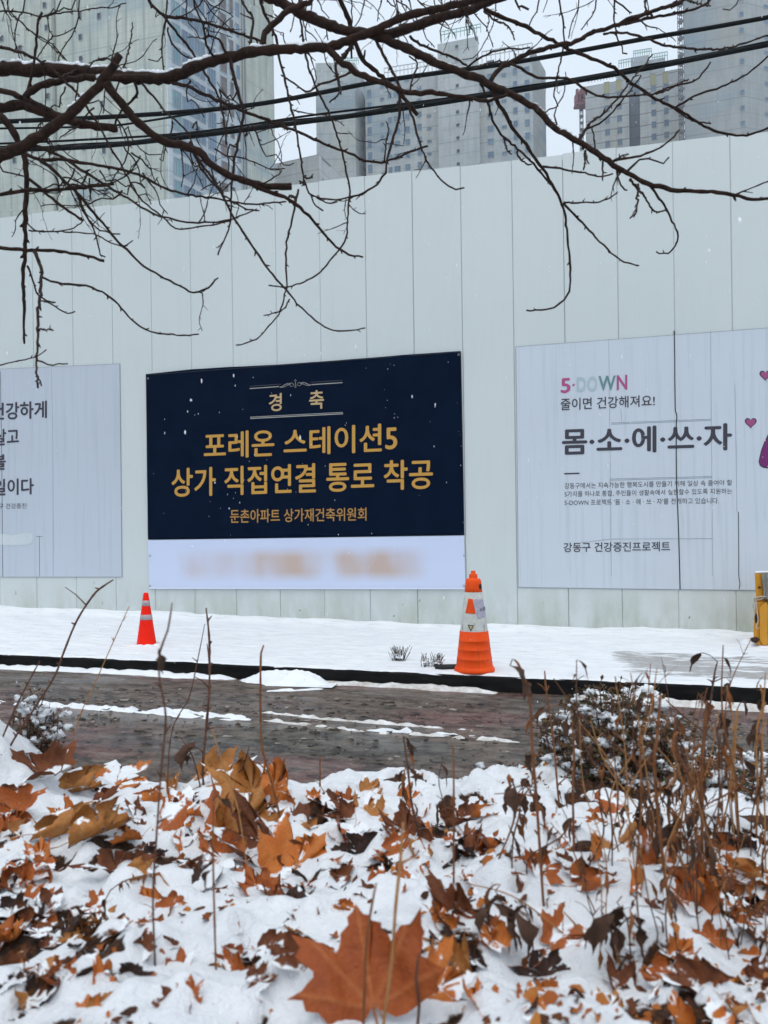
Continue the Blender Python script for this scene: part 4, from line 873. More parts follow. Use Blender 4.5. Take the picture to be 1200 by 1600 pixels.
# from the limb overhead
def top(x, y): return [(x + TR.uniform(-30, 10), -118), (x, -40)]
T1 = [(225, -148), (228, -40), (233, 0), (255, 25), (275, 48), (300, 82), (312, 100), (325, 122), (343, 155), (350, 190), (354, 225)]
L(T1, 3, 1.4, 2.8, .3, twigs=4); L([(255, 25), (290, 29), (330, 38), (365, 50), (400, 62), (412, 66)], 2.4, 1.8, None, .1, twigs=2); L([(262, 42), (267, 65), (285, 85), (300, 92)], 1.5, 1.1)
L([(268, -146), (262, -10), (258, 30), (254, 60), (253, 85), (256, 110)], 2, 1.2, 2.7, .1, twigs=3)
L([(402, -128), (404, -30), (408, 5), (417, 27), (430, 57), (435, 85), (445, 125), (452, 155), (460, 187), (464, 212), (470, 245), (475, 280), (485, 307), (494, 322), (505, 330)], 3, 1.2, 2.8, -.1, twigs=2)
L([(483, 302), (500, 312), (512, 318), (525, 315)], 1.4, 1); L([(474, 275), (482, 278), (488, 275)], 1.6, 1.2); L([(476, 288), (468, 283)], 1.6, 1.3)
L([(528, -118), (530, -30), (532, 0), (545, 32), (553, 60), (567, 93), (588, 112), (602, 126), (625, 145), (638, 162), (653, 180)], 4.4, 3, 2.9, .3, twigs=1)
L([(553, 66), (545, 78), (535, 88)], 3, 2.4); L([(549, 76), (549, 90)], 2, 1.6); L([(568, 96), (570, 86), (570, 78)], 2, 1.4); L([(540, 88), (525, 100), (527, 120), (532, 140), (527, 150), (515, 160)], 3, 1.2)
M2, Q2, R2 = limb([(380, -132), (400, -25), (440, 3), (490, 30), (540, 47), (580, 55), (620, 68), (660, 88), (690, 102), (715, 112), (745, 122), (770, 135), (800, 148), (840, 172), (862, 195), (880, 208), (905, 222), (950, 252), (980, 270), (1005, 284), (1030, 292), (1060, 298), (1120, 300), (1145, 305), (1175, 312), (1200, 311), (1260, 312)], 10, 2, 2.8, -.5, twigs=2.2, sides=11)
L([(412, 76), (411, 58), (418, 46), (432, 34), (450, 18), (470, 7), (490, -8), (510, -118)], 5, 4, None, .1)
L([(365, 98), (350, 78), (342, 62), (330, 55), (318, 60)], 2.4, 1.6, twigs=3); L([(390, 86), (392, 60), (395, 30), (380, 5), (372, -20)], 2.4, 1.6, twigs=3); L([(340, 94), (322, 70), (318, 40), (305, 10), (300, -20)], 2, 1.4, twigs=3)
L([(595, 58), (640, 44), (690, 27), (735, 15), (760, 4), (790, -6), (830, -25)], 7.5, 5.5, None, .2, twigs=3, sides=10)
L([(360, 92), (362, 105), (366, 122), (372, 145), (380, 175), (376, 200), (367, 250), (362, 282), (361, 320), (357, 360), (340, 398)], 3, 1.1, None, .1, twigs=2)
L([(512, 74), (525, 90), (550, 107), (570, 120), (600, 130), (615, 137), (640, 145), (675, 145), (705, 149), (740, 155), (765, 157), (792, 147)], 6, 2.4, None, -.1, twigs=3)
L([(765, 133), (775, 113), (800, 97), (820, 85), (850, 77), (875, 70), (900, 65), (925, 52), (960, 40), (1000, 24), (1040, 11), (1070, -4), (1100, -85)], 4, 2.6, None, .2, twigs=2)
L([(960, 41), (990, 34), (1030, 25), (1075, 17), (1100, 8), (1118, -8)], 2.6, 1.8, twigs=1)
L([(756, 15), (790, 28), (820, 42), (850, 57), (875, 70), (900, 82), (925, 92), (950, 102), (967, 112), (987, 130), (1007, 142), (1025, 155), (1050, 167), (1075, 180), (1100, 197), (1120, 206), (1152, 211), (1175, 209), (1200, 200), (1240, 180)], 3.2, 1.6, None, .1)
L([(1055, 169), (1085, 150), (1120, 138), (1150, 125), (1175, 110), (1200, 88), (1230, 60)], 1.7, 1.3); L([(1050, 168), (1075, 185), (1090, 190), (1110, 193)], 1.4, 1)
L([(944, 53), (960, 51), (985, 53), (1010, 60), (1035, 70), (1060, 74), (1095, 77), (1130, 76), (1165, 67), (1200, 55), (1240, 40)], 1.9, 1.4)
L([(903, 220), (920, 195), (940, 180), (960, 160), (985, 128), (1000, 108), (1010, 98), (1019, 85)], 2, 1.2); L([(918, 202), (945, 187), (970, 160), (990, 135), (1002, 118)], 1.6, 1.1)
L([(788, 97), (800, 100), (830, 117), (850, 122), (885, 123), (900, 130), (925, 145), (950, 152), (982, 150), (1020, 147), (1050, 135), (1082, 128), (1098, 115), (1111, 97)], 2.2, 1.3); L([(1025, 147), (1045, 140), (1066, 128), (1076, 125)], 1.6, 1.2)
L([(762, 133), (772, 150), (780, 165), (790, 180), (800, 200), (822, 225), (842, 255), (862, 287), (875, 312), (883, 337), (887, 375), (891, 410), (891, 445), (886, 462), (875, 475), (855, 484), (838, 484), (823, 486)], 3.4, 1.2, None, .1)
L([(750, 126), (762, 160), (775, 200), (800, 225), (825, 247), (845, 270), (860, 288)], 2, 1.6)
L([(880, 318), (900, 338), (930, 370), (955, 395), (975, 410), (1000, 415)], 2, 1.1); L([(881, 317), (905, 317), (937, 315), (955, 308), (966, 300)], 1.5, 1)
L([(848, 260), (875, 263), (900, 268), (920, 272), (940, 276), (958, 272)], 1.8, 1.1); L([(808, 237), (812, 248), (825, 257), (830, 257)], 1.6, 1.1); L([(787, 216), (792, 232), (798, 241)], 1.6, 1.1)
L([(985, 280), (996, 295), (1005, 305), (1020, 328), (1030, 331), (1042, 327)], 2, 1.2); L([(997, 288), (996, 310), (994, 332), (987, 338), (984, 341)], 1.9, 1.3)
L([(1016, 290), (1030, 310), (1040, 325), (1050, 345), (1058, 362), (1058, 377), (1052, 390), (1044, 396), (1025, 394)], 2, 1.1); L([(963, 262), (966, 280), (972, 292), (981, 297)], 1.6, 1.2)
L([(978, 269), (990, 257), (1000, 250), (1014, 247), (1025, 251), (1037, 255), (1044, 245)], 2, 1.2); L([(953, 254), (975, 247), (1000, 244), (1020, 236), (1040, 225), (1062, 203)], 2.2, 1.3); L([(960, 250), (972, 244), (982, 241)], 1.5, 1)
L([(941, 254), (942, 270), (941, 282)], 1.7, 1.1); L([(914, 236), (914, 250), (912, 266)], 1.6, 1); L([(915, 240), (918, 252), (920, 255)], 1.3, 1); L([(905, 222), (915, 205), (925, 200), (930, 232)], 1.5, 1)
L([(587, 62), (606, 98), (623, 133), (632, 154), (643, 178), (651, 208), (662, 241), (678, 267), (690, 282), (700, 290), (712, 296), (726, 294)], 2.8, 1.2, None, -.1, twigs=2)
L([(623, 135), (624, 165), (623, 190), (615, 211), (606, 243), (601, 269), (589, 288), (567, 302), (540, 310), (517, 312), (487, 306)], 2.4, 1.2, None, 0, twigs=4)
L([(466, -124), (470, 20), (474, 65), (482, 105), (496, 140), (515, 180), (527, 213), (538, 253), (546, 299), (543, 340), (541, 370), (525, 396), (500, 425), (475, 440), (450, 448), (420, 446)], 2.2, 1.1, 2.8, .2, twigs=2)
L([(463, 312), (456, 345), (448, 380), (447, 420), (447, 452), (435, 490), (420, 510), (400, 530), (370, 540)], 1.8, 1); L([(452, 468), (440, 485), (413, 493)], 1.2, .9)
L([(296, 222), (310, 250), (337, 287), (362, 335), (375, 355), (395, 385), (415, 415), (432, 436), (450, 456), (465, 475), (480, 490), (500, 505), (520, 516), (548, 517), (572, 512)], 2.4, 1.1, None, .2)
L([(298, 228), (310, 255), (325, 277), (345, 300), (362, 313), (387, 327), (405, 329)], 2, 1.2)
L([(268, 130), (285, 132), (300, 138), (337, 155), (375, 172), (412, 185), (440, 197), (462, 204), (485, 215), (512, 227), (545, 239), (575, 252), (602, 253), (625, 245), (647, 235), (668, 228)], 3, 1.6, None, .2, twigs=4)
L([(552, 111), (530, 122), (500, 132), (478, 143), (460, 130), (440, 118)], 2, 1.3, twigs=3)
L([(600, 252), (603, 225), (607, 205), (603, 190)], 1.4, 1, twigs=5); L([(640, 145), (645, 120), (652, 100), (640, 88)], 1.6, 1.2, twigs=2)
L([(640, 57), (662, 72), (687, 82), (712, 92), (728, 103)], 2.2, 1.6); L([(730, 104), (755, 88), (775, 80), (800, 75), (815, 77), (828, 75)], 1.8, 1.2); L([(738, 107), (760, 100), (780, 96), (797, 98)], 1.5, 1.2)
# finer growth at the upper left
G = dict(mat=TWIG, twigs=2)
L([(-40, 12), (0, 18), (37, 19), (65, 26), (100, 19), (125, 17), (150, 12), (175, 12), (195, 4)], 1.5, .8, 2.9, .2, **G)
L([(-20, -180), (2, 0), (15, 17), (32, 35), (50, 50), (75, 65), (92, 80), (105, 96)], 1.5, .9, 2.9, .2, **G)
L([(130, -160), (124, 0), (122, 30), (112, 55), (97, 77), (90, 96)], 1.6, .9, 2.9, .1, **G); L([(60, -165), (40, 0), (30, 25), (24, 45), (24, 67), (33, 97)], 1.5, .9, 2.8, .1, **G)
L([(64, 20), (60, 30), (56, 62), (52, 107), (46, 130), (42, 148)], 2, 2.2, 2.5, .1, mat=TWIG)
L([(-60, 74), (0, 75), (25, 80), (57, 92), (80, 107), (105, 130), (125, 150), (140, 172), (155, 196), (165, 217), (182, 245), (200, 277), (212, 302), (230, 320), (252, 337), (275, 357), (300, 356), (340, 350), (375, 338)], 2.8, 1, 2.4, .3, mat=TWIG, twigs=1)
L([(125, -160), (117, 0), (100, 12), (82, 22), (62, 27)], 1.4, 1, 2.8, 0, **G); L([(110, -160), (95, 0), (84, 15), (75, 27), (78, 50), (83, 57), (100, 52), (118, 44)], 1.4, .8, 2.8, 0, **G)
L([(15, -170), (12, 5), (30, 30), (55, 55), (80, 72), (100, 92)], 1.3, .8, 2.9, .1, **G); L([(82, 57), (75, 65), (62, 85), (58, 92)], 1.1, .8, mat=TWIG)
L([(190, 110), (196, 98), (200, 82), (205, 58), (207, 36)], 1.6, .9, mat=TWIG); L([(232, 92), (245, 95), (253, 88)], 1, .8, mat=TWIG, twigs=3)
L([(95, 121), (120, 108), (138, 100), (150, 95), (172, 92)], 1.4, .9, **G); L([(118, 160), (122, 130), (135, 110), (145, 97), (165, 90), (178, 98), (190, 108)], 1.4, 1, mat=TWIG)
L([(210, 128), (215, 145), (205, 158), (195, 168), (183, 185), (176, 200)], 2.4, 1.6, twigs=3, mat=TWIG); L([(222, 130), (245, 158), (262, 178), (288, 200), (300, 222), (306, 240)], 2, 1.2, mat=TWIG, twigs=3)
for i in range(34):                         # loose sprays hanging among the limbs at the upper left
    x, y = TR.uniform(30, 420), TR.uniform(120, 300); p = [(x, y)]; a = TR.uniform(-.5, .9); ln = TR.randint(4, 7)
    for j in range(ln): a += TR.uniform(-.45, .45); p.append((p[-1][0] + 20 * math.sin(a), p[-1][1] + 20 * math.cos(a) * TR.choice((1, .8, -.2))))
    L(p, 1.4, .8, None, .1, mat=TWIG, twigs=5)
for i in range(28):                         # and along the top edge
    x = TR.choice((TR.uniform(270, 560), TR.uniform(560, 760))); p = [(x - 5, -115 if x > 300 else -140), (x, -30), (x + 4, 0)]; a = TR.uniform(-.6, .6)
    for j in range(TR.randint(2, 5)): a += TR.uniform(-.5, .5); p.append((p[-1][0] + 17 * math.sin(a), p[-1][1] + 17 * math.cos(a)))
    L(p, 1.6, .8, TR.uniform(2.6, 3.1), .1, mat=TWIG, twigs=4)
# hanging twigs at the upper right
L([(958, -92), (960, -20), (960, 37), (965, 62), (972, 72), (973, 82), (980, 84)], 1.8, 1.1, 2.9, 0, mat=TWIG); L([(934, -92), (932, 0), (928, 20), (918, 34), (908, 46)], 1.5, .9, 2.9, 0, mat=TWIG, twigs=5)
L([(870, -96), (874, 0), (880, 32), (881, 65), (877, 90), (870, 120), (866, 150), (872, 165), (858, 172), (850, 178)], 2, 1, 2.9, .1, mat=TWIG, twigs=3); L([(845, -97), (842, 5), (832, 28), (826, 42)], 1.5, 1, 2.8, 0, mat=TWIG, twigs=2)
L([(795, -100), (805, 0), (815, 10), (826, 14)], 2.2, 1.5, 2.8, 0, mat=TWIG); L([(960, 0), (972, 10), (982, 18), (987, 19)], 1.5, 1, None, 0, mat=TWIG); L([(910, -94), (905, 0), (900, 20), (892, 40), (888, 60)], 1.2, .8, 2.9, 0, mat=TWIG, twigs=4)
L([(757, 18), (775, 33), (790, 38), (800, 50), (803, 61)], 1.8, 1.2, mat=TWIG); L([(780, -102), (774, 20), (765, 50), (752, 75), (740, 90), (722, 92)], 1, .7, 2.9, .1, mat=TWIG); L([(1020, 26), (1010, 15), (1008, 0), (1005, -88)], 1.8, 1.2, mat=TWIG, twigs=2)
L([(1158, -90), (1155, -5), (1150, 8), (1140, 17), (1130, 13)], 1.3, .9, 2.7, 0, mat=TWIG); L([(1050, 5), (1070, 0), (1090, 6), (1110, 10)], 1.6, 1.2, mat=TWIG)
L([(870, 195), (865, 180), (872, 165), (880, 150), (885, 112)], 1.3, .8, mat=TWIG)

m = MB()                                   # thin broken snow on the second limb
for i in range(len(Q2) - 1):
    x = px_of(Q2[i])[0]
    if 440 < x < 900 and math.sin(i * .23) + .5 * math.sin(i * .61) > .35: m.blob(Q2[i] + Vector((0, 0, R2[i] * .9)), (.014, R2[i] * .5, .0035), i, 7, 5, .25)
m.build('snow', SNOW, M2)
# ------------------------------------------------------------------ snowy bank
def mk_bank():
    q = Mat('bank_snow', (0.8, 0.8, 0.8), 0.6, 0.25); at_ = q.n('Attribute', attr='bare').outputs['Fac']
    f = q.noise(170, 4, 0.7); g = q.noise(38, 4, 0.6); k = q.noise(48, 5, 0.7)
    m_ = q.ramp(q.math('ADD', at_, q.math('MULTIPLY', q.math('SUBTRACT', k, 0.5), 0.9)), [(0.46, 0.0), (0.60, 1.0)])
    snow = q.ramp(q.noise(9, 3, 0.5), [(0.3, (0.78, 0.805, 0.84)), (0.7, (0.87, 0.885, 0.905))])
    lit = q.ramp(q.noise(60, 5, 0.65), [(0.3, (0.012, 0.007, 0.005)), (0.5, (0.045, 0.020, 0.010)), (0.7, (0.15, 0.058, 0.020))])
    q.color(q.mix(m_, snow, lit)); q.rough(q.math('MULTIPLY_ADD', m_, 0.2, 0.6))
    q.bump(q.math('ADD', q.math('MULTIPLY', f, 0.6), q.math('MULTIPLY', g, 1.3)), 0.010, 1.0); return q.m
BANK = mk_bank()
xs = np.concatenate([np.arange(-30, -2.4, 0.6), np.arange(-2.4, -1.5, .03), np.arange(-1.5, 1.6, 0.0095), np.arange(1.6, 2.6, .03), np.arange(2.6, 30, 0.6)])
ys = np.concatenate([np.arange(-6, 0.2, 0.4), np.arange(0.2, 0.7, 0.03), np.arange(0.7, 2.9, 0.0095), np.arange(2.9, 4.4, 0.03)])
X, Y = np.meshgrid(xs, ys); B = bare(X, Y); Z = z_bank(X, Y) - 0.022 * B + 0.004 * fbm(X * 45, Y * 45, 2, 61)
Z = np.where(Y < 0.4, np.maximum(Z, CAMZ - 0.62), Z)
v, f = grid(X, Y, Z); m = MB(); m.add(v.tolist(), f.tolist()); m.at['bare'] = B.ravel(); tag(m.build('snow_bank', BANK), kind='structure')

# ------------------------------------------------------------------ fallen plane leaves
HALF = [(0, 1.0), (.05, .90), (.13, .86), (.11, .80), (.22, .74), (.21, .67), (.27, .60), (.29, .545), (.36, .58), (.42, .66), (.50, .68), (.72, .80), (.65, .66), (.70, .58), (.63, .52), (.64, .45), (.57, .38), (.55, .33), (.62, .32), (.70, .26), (.84, .20), (.70, .12), (.66, .04), (.54, .0), (.46, -.09), (.32, -.10), (.20, -.16), (.10, -.10), (.02, -.02)]
OUT = [(x, y) for x, y in HALF] + [(-x, y) for x, y in HALF[:0:-1]]
VEINS = [(0, 1), (.62, .78), (-.62, .78), (.78, .2), (-.78, .2)]
def leaf_mesh(name, mat, seed, curl=(0.2, 0.15), fold=0.0, rings=6, nsub=1, wob=0.05, squeeze=1.0, jit=.03):
    rr = random.Random(seed); P = []
    base = [(x * (1 + rr.uniform(-jit, jit) * 2) * squeeze + rr.uniform(-jit, jit) * .5, y + rr.uniform(-jit, jit)) for x, y in OUT]
    for i in range(len(base)):
        a, b = base[i], base[(i + 1) % len(base)]
        for j in range(nsub): P.append((a[0] + (b[0] - a[0]) * j / nsub, a[1] + (b[1] - a[1]) * j / nsub))
    n = len(P); c = (0, .30); vs = []; vein = []; ph = [rr.uniform(0, 6.28) for _ in range(5)]
    ax = math.radians(curl[1] + rr.uniform(-25, 25)); ca, sa = math.cos(ax), math.sin(ax)
    def bend(x, y, z):                 # roll the blade about an axis in its plane, tighter towards its edge
        u_, w_ = ca * x + sa * (y - .3), -sa * x + ca * (y - .3); r = curl[0] * (1 + .25 * math.sin(3 * w_ + ph[4])); t = u_ / r
        u2, z2 = (r - z) * math.sin(t), r - (r - z) * math.cos(t)
        return (ca * u2 - sa * w_, sa * u2 + ca * w_ + .3, z2)
    def z_(x, y):
        r2 = x * x + (y - .3) ** 2
        z = fold * abs(x)
        z += wob * (math.sin(5 * x + ph[0]) * math.cos(4 * y + ph[1]) + .6 * math.sin(9 * y + 6 * x + ph[2]) * r2 + .35 * math.sin(14 * x + 3 * y + ph[3]))
        return z
    for k in range(rings):
        g = 1 - k / rings
        for x, y in P:
            X_, Y_ = c[0] + (x - c[0]) * g, c[1] + (y - c[1]) * g; d = 9
            for vx, vy in VEINS:
                l = math.hypot(vx, vy); t = max(0, min(1, (X_ * vx + Y_ * vy) / l / l)); d = min(d, math.hypot(X_ - vx * t, Y_ - vy * t))
            vs.append(bend(X_, Y_, z_(X_, Y_) + .02 * math.exp(-(d / .035) ** 2))); vein.append(math.exp(-(d / .022) ** 2))
    vs.append(bend(c[0], c[1], z_(*c))); vein.append(1)
    f = [(k * n + i, k * n + (i + 1) % n, (k + 1) * n + (i + 1) % n, (k + 1) * n + i) for k in range(rings - 1) for i in range(n)] + [((rings - 1) * n + i, (rings - 1) * n + (i + 1) % n, rings * n) for i in range(n)]
    m = MB(); m.add(vs, f); o = len(m.v)
    if rings > 3:
        S_ = [bend(*t) for t in ((0, .02, z_(0, .02)), (.01, -.15, z_(0, -.1) + .01), (.04, -.32, .05), (.10, -.5, .10))]; m.tube(S_, [.014, .011, .010, .014], 5); vein += [0.6] * (len(m.v) - o)
    m.at['vein'] = vein
    me = bpy.data.meshes.new(name); me.from_pydata(m.v, [], m.f); me.materials.append(mat); me.polygons.foreach_set('use_smooth', [True] * len(me.polygons))
    a = me.attributes.new('vein', 'FLOAT', 'POINT'); a.data.foreach_set('value', np.asarray(vein, np.float32)); me.update(); return me
def mk_leaf(name, a, b, vein, rough=0.5, spots=0.4, snow=1.0):
    q = Mat(name, a, rough, 0.3); n = q.noise(4, 5, 0.65); s_ = q.noise(22, 4, 0.7); at_ = q.n('Attribute', attr='vein').outputs['Fac']
    c = q.mix(q.ramp(n, [(0.35, 0.0), (0.68, 1.0)]), a, b); c = q.mix(q.ramp(s_, [(0.60, 0.0), (0.75, spots)]), c, tuple(x * .3 for x in a)); c = q.mix(q.math('MULTIPLY', at_, 0.55), c, vein)
    if snow:                           # snow caught on the upward faces
        ge = q.n('NewGeometry'); sp = q.n('SeparateXYZ'); q.l(ge.outputs['Normal'], sp.inputs[0]); up = q.math('ABSOLUTE', sp.outputs['Z'])
        ns = q.noise(1.0, 4, 0.6, q.co((11, 11, 11), which='Object')); gp = q.n('Mapping'); gp.inputs['Scale'].default_value = (16, 16, 16); q.l(ge.outputs['Position'], gp.inputs[0]); ns = q.noise(1.0, 4, 0.6, gp.outputs[0])
        k = q.ramp(q.math('MULTIPLY', q.math('ADD', ns, .28), up), [(0.60, 0.0), (0.66, 1.0)]); c = q.mix(q.math('MULTIPLY', k, snow), c, (0.82, 0.85, 0.88))
    q.color(c); q.bump(q.math('ADD', n, q.math('MULTIPLY', s_, .4)), 0.06, 0.35); return q.m
HERO = mk_leaf('hero_rust_leaf', (0.235, 0.047, 0.009), (0.34, 0.078, 0.014), (0.42, 0.14, 0.04), spots=.55, snow=0.0)
LM = {'rust': mk_leaf('rust_leaf', (0.30, 0.068, 0.011), (0.42, 0.105, 0.017), (0.36, 0.13, 0.045)), 'orange': mk_leaf('orange_leaf', (0.43, 0.100, 0.012), (0.54, 0.165, 0.024), (0.45, 0.20, 0.06)),
      'ochre': mk_leaf('ochre_leaf', (0.34, 0.125, 0.026), (0.44, 0.18, 0.045), (0.46, 0.24, 0.09), .5, .5), 'brown': mk_leaf('brown_leaf', (0.095, 0.028, 0.010), (0.20, 0.055, 0.015), (0.18, 0.07, 0.03), .55, .6),
      'dark': mk_leaf('dark_leaf', (0.022, 0.011, 0.008), (0.055, 0.022, 0.013), (0.07, 0.03, 0.02), .6, .5)}
def soff(p): return Vector((p.x, p.y, p.z))
def place_leaf(me, px, py, size, pitch=50, roll=0, spin=0, lift=0.0, label='rust brown fallen plane leaves half buried in the snow', group='fallen leaves scattered over the snowy bank', anchor=0.35):
    """pitch: 0 lies flat with its tip away, 90 stands facing the camera"""
    p = on_bank(px, py); o = bpy.data.objects.new('fallen_leaf', me); COL.objects.link(o); sc = size * p.y / F / 1.62; o.scale = (sc,) * 3
    R = Matrix.Rotation(math.radians(pitch), 3, 'X') @ Matrix.Rotation(math.radians(roll), 3, 'Y') @ Matrix.Rotation(math.radians(spin), 3, 'Z')
    o.rotation_euler = R.to_euler(); o.location = p + Vector((0, 0, lift)) - R @ Vector((0, anchor, 0)) * sc
    return tag(o, label, 'leaf', group)
LF = 'fallen leaves scattered over the snowy bank'
hero = place_leaf(leaf_mesh('hero_leaf', HERO, 3, (1.05, 12), .04, 18, 3, .06, 1.08, .03), 576, 1566, 238, 56, -4, 10, 0.036, 'largest rust brown plane leaf standing upright at the bottom of the bank', anchor=.30)
place_leaf(leaf_mesh('leaf_a', LM['orange'], 5, (.7, 30), .15, 8), 690, 1556, 150, 46, 20, -75, .012, 'orange curled leaf tucked under the right edge of the largest rust leaf')
place_leaf(leaf_mesh('leaf_b', LM['ochre'], 6, (.5, 0), .3, 8), 712, 1520, 105, 78, 10, 30, .02, 'small folded ochre leaf standing just right of the largest rust leaf')
NM = {}
def var(kind, curl, fold, seed, rings=6, sq=1.0):
    k = (kind, curl, fold, seed, sq)
    if k not in NM: NM[k] = leaf_mesh(kind + '_leaf', LM[kind], seed, curl, fold, rings, 1, .085, sq)
    return NM[k]
FLAT, CURL, CUP, ROLL = ((1.15, 20), .07), ((.62, 30), .18), ((.42, 60), .28), ((.26, 8), .12)
